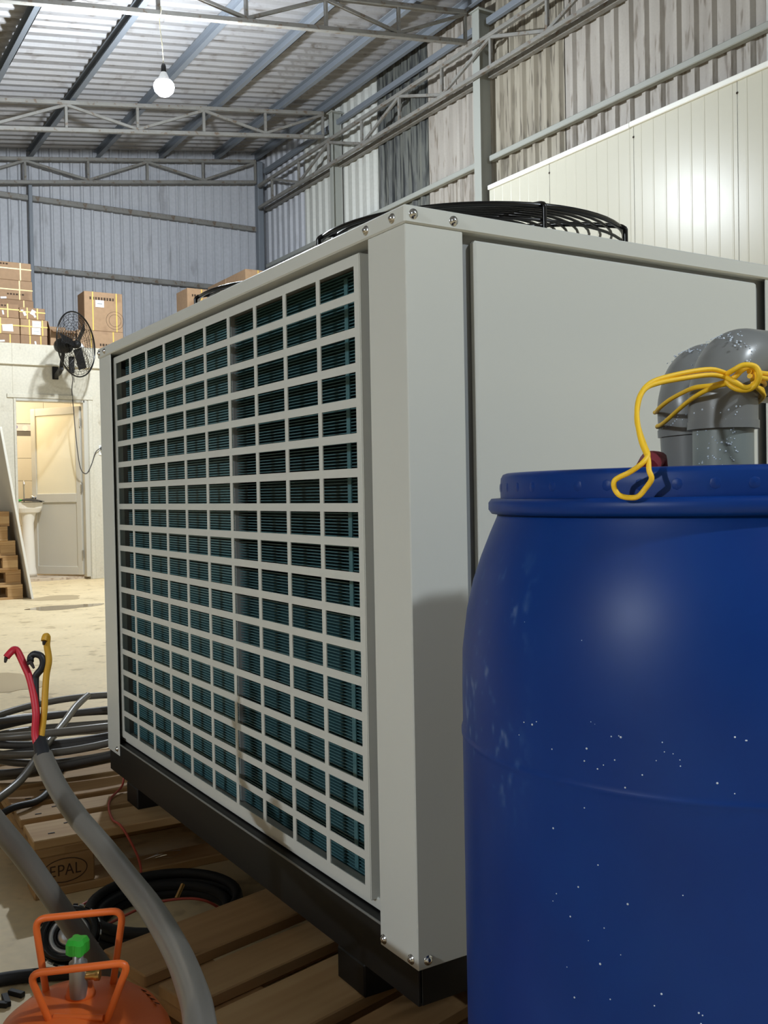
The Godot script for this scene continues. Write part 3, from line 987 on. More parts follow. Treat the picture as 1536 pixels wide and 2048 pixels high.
func build_drum() -> void:
	var c := V(0.125, 0, 0.441)
	var d := thing("plastic_drum", "large blue plastic drum with wet sides in front of the chiller", "drum", c)
	put("body", lathe_mesh([Vector2(0.0, 0.0), Vector2(0.255, 0.0), Vector2(0.275, 0.012), Vector2(0.287, 0.05), Vector2(0.29, 0.1), Vector2(0.29, 0.3), Vector2(0.2905, 0.682), Vector2(0.2918, 0.687), Vector2(0.2918, 0.691), Vector2(0.29, 0.695), Vector2(0.29, 0.74), Vector2(0.289, 0.784), Vector2(0.283, 0.8315), Vector2(0.275, 0.866), Vector2(0.265, 0.895), Vector2(0.254, 0.922), Vector2(0.246, 0.94), Vector2(0.242, 0.958), Vector2(0.226, 0.958), Vector2(0.226, 0.9), Vector2(0.262, 0.82), Vector2(0.268, 0.7), Vector2(0.268, 0.06), Vector2(0.0, 0.05)], 96), M.blue, d)
	put("clamp_ring", lathe_mesh([Vector2(0.243, 0.9435), Vector2(0.252, 0.944), Vector2(0.2556, 0.949), Vector2(0.2556, 0.957), Vector2(0.252, 0.9615), Vector2(0.243, 0.962)], 96), M.blue, d)
	put("lid_band", lathe_mesh([Vector2(0.241, 0.96), Vector2(0.2415, 0.975), Vector2(0.2405, 0.985), Vector2(0.238, 0.9895), Vector2(0.234, 0.991), Vector2(0.222, 0.991), Vector2(0.22, 0.985), Vector2(0.22, 0.962)], 96), M.blue, d)
	var rb := st_new()
	for k in 44:
		var a := TAU * k / 44
		add_lathe(rb, [Vector2(0.0, 0.0012), Vector2(0.004, 0.0009), Vector2(0.006, 0.0)], 8, Basis(V(sin(a), 0, -cos(a)), V(cos(a), 0, sin(a)), V(0, -1, 0)), V(cos(a) * 0.241, 0.974, sin(a) * 0.241))
	put("grip_bumps", rb.commit(), M.blue, d)
	var r2 := RandomNumberGenerator.new()
	r2.seed = 5
	var P := []
	var N := []
	var S := []
	for k in 110:
		var a := PI + clampf(r2.randfn(0.45, 0.25), 0.0, 1.1)
		var y := clampf((0.765 if k < 75 else 0.5) + r2.randfn(0.0, 0.05 if k < 75 else 0.13), 0.2, 0.88 - 0.08 * r2.randf())
		var n := V(cos(a), 0, -sin(a))
		var r := 0.2905 if y < 0.74 else (lerpf(0.29, 0.2828, (y - 0.74) / 0.0915) if y < 0.8315 else lerpf(0.283, 0.268, (y - 0.8315) / 0.055))
		P.append(V(n.x * r, y, n.z * r))
		N.append(n)
		S.append(r2.randf_range(0.0005, 0.0012))
	drops(d, "water_drops", P, N, S)
	# two grey PVC pipes that rise out of the drum and turn to the right
	var yt := 1.113
	for k in 2:
		var a := V(0.107, 0.62, 0.474) if k == 0 else V(0.182, 0.62, 0.393)
		var b := V(0.109, 1.062, 0.474) if k == 0 else V(0.165, 1.062, 0.378)
		var lb: String = ["wet grey plastic pipe with elbow, in front, rising from the blue drum", "wet grey plastic pipe with elbow, behind the other, rising from the blue drum"][k]
		var t := thing("plastic_pipe", lb, "pipe", Vector3.ZERO, 0.0, "grey pipes out of the drum")
		put("riser", tube_mesh([a, a.lerp(b, 0.5), b], 0.033, 32), M.pvc_pipe, t)
		var ax := (b - a).normalized()
		var s0 := b - ax * 0.024
		var bend := [s0, b, b + V(0.0015, 0.016, 0), V(b.x + 0.012, yt - 0.012, b.z), V(b.x + 0.03, yt - 0.001, b.z), V(b.x + 0.052, yt, b.z), V(b.x + 0.085, yt, b.z)]
		put("elbow", tube_mesh(smooth_path(bend, 6), 0.0375, 36), M.pvc, t)
		var c0 := a.lerp(b, (1.037 - 0.62) / (1.062 - 0.62))
		put("socket_lip", tube_mesh([s0 - ax * 0.003, s0 + ax * 0.006], 0.0388, 36), M.pvc, t)
		put("elbow_lip", tube_mesh([V(b.x + 0.08, yt, b.z), V(b.x + 0.088, yt, b.z)], 0.0386, 36), M.pvc, t)
		if k == 1:
			var q := b - ax * 0.058
			put("coupling", tube_mesh([q - ax * 0.012, q + ax * 0.03], 0.0362, 32), M.pvc, t)
		var far := 1.18 + 0.1 * k
		put("run", tube_mesh(smooth_path([V(b.x + 0.06, yt, b.z), V(0.7, yt, b.z), V(far - 0.06, yt, b.z), V(far, yt - 0.05, b.z), V(far, 0.6, b.z), V(far, 0.02, b.z)], 8), 0.033, 28), M.pvc_pipe, t)
		P = []
		N = []
		S = []
		for q in 260:
			var u := r2.randf()
			var p := V(b.x + 0.012 + u * 0.11, yt, b.z)
			if u < 0.35:
				p = V(b.x + 0.001 + u * 0.08, yt - 0.012 + u * 0.03, b.z)
			var an := r2.randfn(0.0, 0.75)
			var n := V(-0.35 * (1.0 - u), cos(an), sin(an)).normalized()
			P.append(p + n * 0.0372)
			N.append(n)
			S.append(r2.randf_range(0.0006, 0.0014))
		for q in 60:
			var y := r2.randf_range(0.99, 1.06)
			var f := (y - 0.62) / (1.062 - 0.62)
			var p := a.lerp(b, f)
			var an := r2.randf_range(2.2, 4.2)
			var n := V(cos(an), 0, -sin(an) + 0.6).normalized()
			P.append(p + n * (0.0331 if y < 1.036 else 0.0376))
			N.append(n)
			S.append(r2.randf_range(0.0006, 0.0013))
		drops(t, "water_drops", P, N, S)
	# yellow rope tied round both pipes
	var rp := thing("yellow_rope", "thin yellow rope knotted round the pipes, loop hanging over the drum rim", "rope")
	put("hanging_loop", tube_mesh(smooth_path([V(0.071,1.091,0.512), V(0.046,1.095,0.51), V(0.005,1.089,0.505), V(-0.036,1.079,0.505), V(-0.06,1.066,0.512), V(-0.078,1.05,0.523), V(-0.089,1.032,0.534), V(-0.098,1.014,0.547), V(-0.104,0.999,0.56), V(-0.108,0.987,0.565), V(-0.107,0.979,0.567), V(-0.107,0.97,0.559), V(-0.111,0.963,0.554), V(-0.116,0.962,0.548), V(-0.122,0.964,0.542), V(-0.124,0.97,0.537), V(-0.125,0.977,0.537), V(-0.122,0.981,0.54), V(-0.116,0.986,0.549), V(-0.113,0.993,0.56), V(-0.103,1.001,0.559), V(-0.097,1.01,0.55), V(-0.088,1.023,0.536), V(-0.083,1.038,0.527), V(-0.069,1.058,0.517), V(-0.053,1.07,0.51), V(-0.032,1.077,0.507), V(0.007,1.084,0.507), V(0.046,1.089,0.511), V(0.071,1.086,0.513)], 5), 0.0026, 8), M.rope, rp)
	put("wrap", tube_mesh(smooth_path([V(0.07,1.083,0.51), V(0.063,1.08,0.498), V(0.063,1.08,0.474), V(0.074,1.077,0.446), V(0.085,1.072,0.418), V(0.099,1.066,0.391), V(0.119,1.064,0.368), V(0.129,1.064,0.356), V(0.145,1.066,0.345), V(0.175,1.07,0.336), V(0.205,1.076,0.36), V(0.19,1.08,0.42), V(0.155,1.083,0.49), V(0.125,1.085,0.515), V(0.1,1.085,0.52)], 5), 0.0026, 8), M.rope, rp)
	put("wrap", tube_mesh(smooth_path([V(0.073,1.081,0.512), V(0.061,1.078,0.503), V(0.059,1.072,0.484), V(0.073,1.065,0.453), V(0.087,1.057,0.425), V(0.1,1.05,0.4), V(0.119,1.047,0.374), V(0.129,1.047,0.36), V(0.145,1.047,0.347), V(0.175,1.05,0.338), V(0.206,1.058,0.365), V(0.186,1.066,0.43), V(0.152,1.072,0.49), V(0.125,1.076,0.514), V(0.1,1.078,0.522)], 5), 0.0026, 8), M.rope, rp)
	put("knot", tube_mesh(smooth_path([V(0.066,1.087,0.514), V(0.067,1.081,0.524), V(0.076,1.075,0.53), V(0.084,1.078,0.535), V(0.087,1.085,0.537), V(0.088,1.094,0.533), V(0.084,1.097,0.529), V(0.076,1.094,0.526), V(0.072,1.087,0.52), V(0.068,1.081,0.514)], 5), 0.003, 8), M.rope, rp)
	put("knot", tube_mesh(smooth_path([V(0.068,1.091,0.513), V(0.065,1.094,0.525), V(0.07,1.098,0.533), V(0.079,1.096,0.54), V(0.082,1.087,0.543), V(0.083,1.078,0.538), V(0.08,1.073,0.531), V(0.073,1.073,0.525), V(0.069,1.077,0.518), V(0.068,1.084,0.511)], 5), 0.003, 8), M.rope, rp)
	put("strand", tube_mesh(smooth_path([V(0.082,1.092,0.53), V(0.1,1.093,0.525), V(0.13,1.093,0.52), V(0.18,1.092,0.522), V(0.26,1.08,0.53), V(0.3,1.03,0.53)], 5), 0.0026, 8), M.rope, rp)
	put("strand", tube_mesh(smooth_path([V(0.08,1.087,0.532), V(0.1,1.088,0.526), V(0.13,1.087,0.522), V(0.18,1.086,0.524), V(0.25,1.07,0.533), V(0.28,1.0,0.535)], 5), 0.0026, 8), M.rope, rp)
	put("strand", tube_mesh(smooth_path([V(0.084,1.079,0.533), V(0.104,1.076,0.524), V(0.125,1.07,0.516), V(0.15,1.066,0.49)], 5), 0.0026, 8), M.rope, rp)
	# red stub of a hose lying over the rim
	var rh := thing("hose_stub", "short dark red hose end on the drum rim, beside the rear pipe", "hose", Vector3.ZERO)
	put("hose", tube_mesh([V(0.0, 0.9905, 0.462), V(0.03, 1.0, 0.44), V(0.062, 1.004, 0.418), V(0.092, 0.93, 0.4)], 0.0125, 14), M.maroon, rh)

# ------------------------------------------------------------------ pallets
func pallet(label: String, at: Vector3, turn: float, group: String, shade := 0, nails := false) -> Node3D:
	# 1.2 by 0.8 four-way pallet, local origin at its base centre, top boards along x
	var t := thing("wooden_pallet", label, "pallet", at, turn, group)
	var ws := [0.145, 0.1, 0.145, 0.1, 0.145]
	var z := 0.4
	for k in 5:
		var b := put("top_board", box_mesh(V(1.2, 0.022, ws[k]), 0.0025, k), M.wood[(k + shade) % 3], t, V(0, 0.133, z - ws[k] * 0.5))
		if nails:
			for e in [-0.55, -0.5]:
				put("nail", box_mesh(V(0.016, 0.002, 0.005), 0.0), M.nail, b, V(e, 0.0114, ws[k] * (0.22 if e < -0.52 else -0.2)))
		z -= ws[k] + 0.04125
	for k in 3:
		put("stringer_board", box_mesh(V(0.145, 0.022, 0.8), 0.0025, k), M.wood[(k + shade + 1) % 3], t, V(-0.5275 + k * 0.5275, 0.111, 0))
		var zz: float = [0.35, 0.0, -0.35][k]
		var bw: float = [0.1, 0.145, 0.1][k]
		put("bottom_board", box_mesh(V(1.2, 0.022, bw), 0.0025, k + 3), M.wood[(k + shade) % 3], t, V(0, 0.011, zz))
		for j in 3:
			var bl := put("block", box_mesh(V(0.145, 0.078, bw), 0.004, j), M.wood[(k + j + shade + 2) % 3], t, V(-0.5275 + j * 0.5275, 0.061, zz))
			if nails and k == 0 and j == 0:
				# the branded mark burnt into the corner block
				var tm := TextMesh.new()
				tm.text = "EPAL"
				var fn := SystemFont.new()
				fn.font_names = ["Droid Sans"]
				tm.font = fn
				tm.font_size = 32
				tm.pixel_size = 0.0011
				tm.depth = 0.0012
				put("burnt_lettering", tm, M.burn, bl, V(0.0, 0.0, bw * 0.5 + 0.0002))
				var oval := []
				for q in 40:
					oval.append(V(cos(TAU * q / 40) * 0.053, sin(TAU * q / 40) * 0.029, bw * 0.5))
				put("burnt_oval", tube_mesh(oval, 0.0012, 5, true), M.burn, bl)
	return t

func build_pallets() -> void:
	# far pallet: front left corner at (-0.281, -1.246), turned a little
	var a := deg_to_rad(-2.5)
	var ex := V(cos(a), 0, -sin(a))
	var ez := V(sin(a), 0, cos(a))
	pallet("wooden pallet with stamped corner block under the far end of the chiller", V(-0.283, 0, -1.246) + ex * 0.6 - ez * 0.4, a, "", 0, true)
	# near pallet, turned the other way
	a = deg_to_rad(13.0)
	ex = V(cos(a), 0, -sin(a))
	ez = V(sin(a), 0, cos(a))
	pallet("wooden pallet with wide dark boards under the near corner of the chiller", V(-0.305, 0, -0.586) + ex * 0.6 + ez * 0.4, a, "", 1)
	# stack of pallets far left
	var ends := [1.285, 1.27, 1.25, 1.228, 1.157, 1.185]
	var words := ["bottom pallet", "second pallet from the floor", "third pallet from the floor", "fourth pallet from the floor", "fifth pallet from the floor", "topmost pallet"]
	for k in 6:
		pallet(words[k] + " of the stack by the leaning white board", V(ends[k] - 0.6, k * 0.144, -8.87 - 0.4 - 0.02 * (k % 2)), deg_to_rad([0.0, 1.0, -0.8, 0.6, 0.0, -1.0][k]), "stacked pallets at the far left", k)
	var b := thing("leaning_board", "tall white board leaning against the stack of pallets", "board", V(1.352, 0.0, -8.76))
	b.rotation = V(0, 0, deg_to_rad(8.7))
	put("sheet", box_mesh(V(0.012, 1.7, 1.3), 0.002), M.board, b, V(0, 0.85, -0.66))
	put("edge_strip", box_mesh(V(0.022, 1.7, 0.014), 0.002), M.board_edge, b, V(0, 0.85, -0.005))

# ------------------------------------------------------------------ cables
func build_cables() -> void:
	var c := thing("power_cable", "thick grey power cable with bared red, black and yellow cores", "cable")
	var path := smooth_path([V(-0.52, 0.02, 0.95), V(-0.53, 0.08, 0.8), V(-0.515, 0.28, 0.6), V(-0.48, 0.41, 0.42), V(-0.458, 0.446, 0.31), V(-0.435, 0.444, 0.23), V(-0.402, 0.427, 0.086), V(-0.381, 0.419, -0.066), V(-0.377, 0.423, -0.193), V(-0.383, 0.439, -0.291), V(-0.398, 0.464, -0.373), V(-0.41, 0.493, -0.44), V(-0.418, 0.523, -0.486), V(-0.42, 0.536, -0.505)], 5)
	put("sheath", tube_mesh(path, 0.0165, 18), M.cable, c)
	put("inner_sheath", tube_mesh([V(-0.4205, 0.536, -0.498), V(-0.4205, 0.55, -0.515), V(-0.4195, 0.561, -0.535), V(-0.4175, 0.568, -0.545)], [0.0135, 0.0125, 0.011, 0.006], 14), M.black_core, c)
	put("red_core", tube_mesh(smooth_path([V(-0.424, 0.545, -0.515), V(-0.427, 0.569, -0.528), V(-0.4235, 0.602, -0.533), V(-0.4235, 0.63, -0.545), V(-0.427, 0.662, -0.559), V(-0.433, 0.683, -0.57), V(-0.441, 0.706, -0.581), V(-0.446, 0.71, -0.584), V(-0.454, 0.706, -0.578), V(-0.461, 0.699, -0.576)], 4), 0.0062, 10), M.red, c)
	put("black_core", tube_mesh(smooth_path([V(-0.419, 0.559, -0.529), V(-0.42, 0.592, -0.541), V(-0.42, 0.625, -0.548), V(-0.418, 0.658, -0.555), V(-0.416, 0.667, -0.554), V(-0.409, 0.677, -0.549), V(-0.406, 0.688, -0.547), V(-0.409, 0.699, -0.549), V(-0.418, 0.703, -0.555), V(-0.424, 0.698, -0.559), V(-0.426, 0.691, -0.554)], 4), 0.006, 10), M.black_core, c)
	put("yellow_core", tube_mesh(smooth_path([V(-0.418, 0.56, -0.527), V(-0.413, 0.583, -0.532), V(-0.409, 0.608, -0.535), V(-0.406, 0.633, -0.54), V(-0.402, 0.666, -0.544), V(-0.398, 0.688, -0.542), V(-0.398, 0.701, -0.543), V(-0.4, 0.718, -0.544), V(-0.399, 0.732, -0.543), V(-0.403, 0.734, -0.54), V(-0.406, 0.727, -0.536)], 4), 0.0056, 10), M.yellow_core, c)
	for p in [[V(-0.461, 0.699, -0.576), V(-0.464, 0.691, -0.572)], [V(-0.426, 0.691, -0.554), V(-0.431, 0.687, -0.551)], [V(-0.426, 0.691, -0.554), V(-0.422, 0.68, -0.546)], [V(-0.406, 0.727, -0.536), V(-0.407, 0.72, -0.537)]]:
		put("copper_end", tube_mesh([p[0], p[0].lerp(p[1], 0.5), p[1]], [0.0036, 0.003, 0.002], 7), M.copper, c)
	var c2 := thing("grey_conduit", "thick grey conduit slanting down behind the handle of orange cylinder", "cable")
	put("sheath", tube_mesh(smooth_path([V(-0.97, 0.018, -0.1), V(-0.96, 0.25, -0.16), V(-0.88, 0.55, -0.24), V(-0.74, 0.66, -0.3), V(-0.64, 0.64, -0.316), V(-0.577, 0.566, -0.322), V(-0.521, 0.48, -0.343), V(-0.484, 0.423, -0.354), V(-0.442, 0.349, -0.35), V(-0.405, 0.282, -0.349), V(-0.371, 0.222, -0.362), V(-0.337, 0.166, -0.387), V(-0.31, 0.1, -0.45), V(-0.33, 0.018, -0.56)], 6), 0.0165, 18), M.cable, c2)
	# coil of grey cable lying over the far pallet
	var co := thing("cable_coil", "loose coil of grey cable on the far pallet behind the chiller", "cable")
	var r3 := RandomNumberGenerator.new()
	r3.seed = 21
	for k in 7:
		var pts := []
		var rx := 0.34 + r3.randf_range(-0.03, 0.05)
		var rz := 0.21 + r3.randf_range(-0.04, 0.05)
		var cx := 0.02 + r3.randf_range(-0.03, 0.03)
		var cz := -1.98 + r3.randf_range(-0.02, 0.02)
		var ph := r3.randf() * TAU
		for q in 20:
			var a := TAU * q / 20
			pts.append(V(cx + cos(a) * rx, 0.171 + k * 0.017 + 0.012 * sin(a * 2 + ph), cz + sin(a) * rz))
		put("loop", tube_mesh(smooth_path(pts, 3, true), 0.0115, 10, true), M.cable if k % 2 == 0 else M.cable_dark, co)
	put("loose_end", tube_mesh(smooth_path([V(0.1, 0.3, -2.16), V(0.03, 0.29, -2.05), V(-0.05, 0.27, -1.9), V(-0.14, 0.25, -1.74), V(-0.24, 0.2, -1.6), V(-0.36, 0.17, -1.47), V(-0.5, 0.06, -1.4), V(-0.62, 0.012, -1.36)], 6), 0.0115, 10), M.cable, co)
	var bc := thing("black_cable", "thin black cable curving over the left edge of the far pallet", "cable")
	put("sheath", tube_mesh(smooth_path([V(-0.09, 0.165, -1.76), V(-0.13, 0.165, -1.68), V(-0.165, 0.158, -1.6), V(-0.215, 0.156, -1.53), V(-0.29, 0.16, -1.49), V(-0.36, 0.12, -1.48), V(-0.5, 0.02, -1.46), V(-0.65, 0.011, -1.5)], 6), 0.0095, 10), M.black_core, bc)
	var pw := thing("red_wire", "thin pinkish red wire trailing from the chiller base to floor", "wire")
	put("wire", tube_mesh(smooth_path([V(0.03, 0.2, -1.54), V(0.021, 0.16, -1.526), V(-0.029, 0.148, -1.467), V(-0.059, 0.148, -1.384), V(-0.078, 0.148, -1.285), V(-0.074, 0.146, -1.22), V(-0.045, 0.075, -1.19), V(-0.045, 0.03, -1.17), V(-0.079, 0.045, -1.129), V(-0.175, 0.05, -1.069), V(-0.224, 0.05, -1.036)], 6), 0.0032, 7), M.pink_wire, pw)
	# coil of black hose on the floor between the pallets
	var bh := thing("hose_coil", "dark coil of black hose on the floor between the two pallets", "hose", V(-0.065, 0, -0.95))
	for k in 5:
		put("loop", tube_mesh(ring_pts(V(0.004 * (k % 3), 0.012 + 0.019 * (k / 2), 0.004 * (k % 2)), 0.165 - 0.021 * (k % 2), 44), 0.0115, 10, true), M.rubber, bh)
	var rw := thing("red_wire", "short red wire with brass tip lying on the black hose coil", "wire")
	put("wire", tube_mesh(smooth_path([V(-0.21, 0.05, -0.9), V(-0.12, 0.075, -0.89), V(-0.05, 0.08, -0.87), V(0.0, 0.07, -0.85), V(0.05, 0.03, -0.85)], 6), 0.003, 7), M.pink_wire, rw)
	put("tip", tube_mesh([V(-0.06, 0.08, -0.875), V(-0.035, 0.098, -0.9)], 0.005, 8), M.brass, rw)

# ------------------------------------------------------------------ orange gas cylinder
func build_tank() -> void:
	var c := V(-0.477, 0, -0.07)
	var t := thing("gas_cylinder", "orange refrigerant gas cylinder with wire handles and green valve knob", "gas cylinder", c)
	put("body", lathe_mesh([Vector2(0.0, 0.0), Vector2(0.1, 0.0), Vector2(0.115, 0.01), Vector2(0.122, 0.035), Vector2(0.122, 0.225), Vector2(0.12, 0.25), Vector2(0.112, 0.278), Vector2(0.098, 0.3), Vector2(0.075, 0.318), Vector2(0.045, 0.329), Vector2(0.0, 0.333)], 64), M.orange, t)
	put("neck", lathe_mesh([Vector2(0.0, 0.325), Vector2(0.022, 0.325), Vector2(0.018, 0.335), Vector2(0.015, 0.346), Vector2(0.0, 0.346)], 24), M.orange, t)
	var q := V(-0.481, 0, -0.062) - c
	put("valve_stem", lathe_mesh([Vector2(0.0, 0.334), Vector2(0.0115, 0.334), Vector2(0.0115, 0.378), Vector2(0.007, 0.38), Vector2(0.006, 0.392), Vector2(0.0, 0.392)], 20), M.copper_cap, t, q)
	var o := put("valve_outlet", lathe_mesh([Vector2(0.0, 0.0), Vector2(0.006, 0.0), Vector2(0.006, 0.02), Vector2(0.0075, 0.021), Vector2(0.0075, 0.027), Vector2(0.005, 0.028), Vector2(0.0, 0.028)], 16), M.brass, t, q + V(0.0, 0.36, 0))
	aim(o, V(0.85, 0.05, 0.53))
	var ks := st_new()
	var prof := []
	for k in 20:
		var a := TAU * k / 20
		prof.append(0.0125 + 0.0028 * cos(a * 4))
	var lev := [[0.388, 0.75], [0.391, 1.0], [0.403, 1.0], [0.409, 0.8], [0.41, 0.0]]
	for l in lev.size() - 1:
		for k in 20:
			var k2 := (k + 1) % 20
			var a0 := TAU * k / 20
			var a1 := TAU * k2 / 20
			var p0: Vector3 = V(cos(a0), 0, sin(a0)) * prof[k]
			var p1: Vector3 = V(cos(a1), 0, sin(a1)) * prof[k2]
			var pts := [p0 * lev[l][1] + V(0, lev[l][0], 0), p0 * lev[l + 1][1] + V(0, lev[l + 1][0], 0), p1 * lev[l + 1][1] + V(0, lev[l + 1][0], 0), p1 * lev[l][1] + V(0, lev[l][0], 0)]
			var n := (p0 + p1).normalized()
			if l >= 2:
				n = (n * (0.6 if l == 2 else 0.05) + Vector3.UP).normalized()
			if l == lev.size() - 2:
				pts.remove_at(2)
			face(ks, pts, n)
	put("green_knob", ks.commit(), M.green, t, q)
	var FL := V(-0.546, 0.39, -0.039) - c
	var FR := V(-0.442, 0.402, 0.026) - c
	var fl := V(-0.521, 0.318, -0.045) - c
	var fr := V(-0.462, 0.319, -0.008) - c
	put("handle", tube_mesh(round_corners([fl, FL, FR, fr], 0.016), 0.0046, 10), M.orange, t)
	var BL := V(-0.519, 0.419, -0.128) - c
	var BR := V(-0.42, 0.428, -0.067) - c
	var bl := V(-0.508, 0.314, -0.118) - c
	var br := V(-0.433, 0.316, -0.082) - c
	put("handle", tube_mesh(round_corners([bl, BL, BR, br], 0.016), 0.0046, 10), M.orange, t)
	put("foot_rod", tube_mesh(round_corners([fl, fl + V(0.006, -0.004, -0.02), V(fl.x + 0.01, 0.324, fl.z - 0.03)], 0.006), 0.004, 8), M.orange, t)
	put("base_rod", tube_mesh([fl + V(0.004, 0.008, 0.002), fr + V(-0.004, 0.007, 0.002)], 0.0042, 10), M.orange, t)
	# white sticker with a curved arrow mark, wrapped on the shoulder
	var a0 := 2.5
	var ss := st_new()
	for i in 6:
		for j in 3:
			var pts := []
			for e in [[i, j], [i + 1, j], [i + 1, j + 1], [i, j + 1]]:
				var an: float = 2.62 + e[0] * 0.075
				var f: float = e[1] / 3.0
				var rr := lerpf(0.1205, 0.1135, f)
				var yy := lerpf(0.246, 0.2805, f)
				pts.append(V(cos(an) * rr, yy, sin(an) * rr))
			face(ss, pts, (pts[0] + pts[2] - V(0, 0.4, 0)).normalized())
	put("sticker", ss.commit(), M.paper, t)
	var mk := []
	for k in 10:
		var u := float(k) / 9.0
		var an := 2.7 + u * 0.3
		var f := 0.5 + 0.33 * sin(u * PI)
		mk.append(V(cos(an) * (lerpf(0.1205, 0.1135, f) + 0.0006), lerpf(0.246, 0.2805, f), sin(an) * (lerpf(0.1205, 0.1135, f) + 0.0006)))
	put("sticker_print", tube_mesh(mk, 0.0014, 5), M.black_core, t)
	# faint stamped characters on the right shoulder
	for k in 4:
		put("stamped_mark", box_mesh(V(0.004, 0.0006, 0.007), 0.0), M.burn, t, V(0.083 + k * 0.003, 0.3125 - k * 0.0026, 0.0 + k * 0.009), V(0, 0.5, -0.75))

func round_corners(pts: Array, r: float) -> Array:
	var out := [pts[0]]
	for i in range(1, pts.size() - 1):
		var a: Vector3 = pts[i] + (pts[i - 1] - pts[i]).normalized() * r
		var b: Vector3 = pts[i] + (pts[i + 1] - pts[i]).normalized() * r
		for k in 7:
			var t := k / 6.0
			out.append(a.lerp(pts[i], t).lerp(Vector3(pts[i]).lerp(b, t), t))
	out.append(pts[-1])
	return out

# ------------------------------------------------------------------ cartons on the washroom roof
func carton(label: String, x0: float, x1: float, y0: float, y1: float, z: float, depth: float, vs: Array, hs: Array, kind := 0, lab := [], text := [], bits := []) -> Node3D:
	var t := thing("carton", label, "box", V((x0 + x1) * 0.5, y0, z - depth * 0.5), 0.0, "cartons on the washroom roof")
	var w := x1 - x0
	var h := y1 - y0
	put("body", box_mesh(V(w, h, depth), 0.004), M.carton[kind], t, V(0, h * 0.5, 0))
	for f in vs:
		put("strap", box_mesh(V(0.014, h - 0.002, depth + 0.004), 0.0), M.strap, t, V(-w * 0.5 + w * f, h * 0.5, 0))
	for f in hs:
		put("strap", box_mesh(V(w + 0.006, 0.014, depth + 0.006), 0.0), M.strap, t, V(0, h * f, 0))
	for l in lab:
		put("paper_label", box_mesh(V(l[2], l[3], 0.002), 0.0), M.paper, t, V(-w * 0.5 + w * l[0], h * l[1], depth * 0.5 + 0.003))
		put("label_print", box_mesh(V(l[2] * 0.6, l[3] * 0.18, 0.001), 0.0), M.copper_cap, t, V(-w * 0.5 + w * l[0], h * l[1], depth * 0.5 + 0.0043))
	for l in text:
		# a line of printed letters too far away to be read
		var n := int(l[2] / 0.035)
		for k in n:
			put("printed_letter", box_mesh(V(0.02 + 0.006 * (k % 2), l[3], 0.001), 0.0), M.print, t, V(-w * 0.5 + w * l[0] + k * 0.035, h * l[1], depth * 0.5 + 0.0008))
	for l in bits:
		# torn shiny tape
		put("tape_piece", box_mesh(V(l[2], l[3], 0.003), 0.001), M.film, t, V(-w * 0.5 + w * l[0], h * l[1], depth * 0.5 + 0.002), V(0.1, 0, l[4]))
	return t

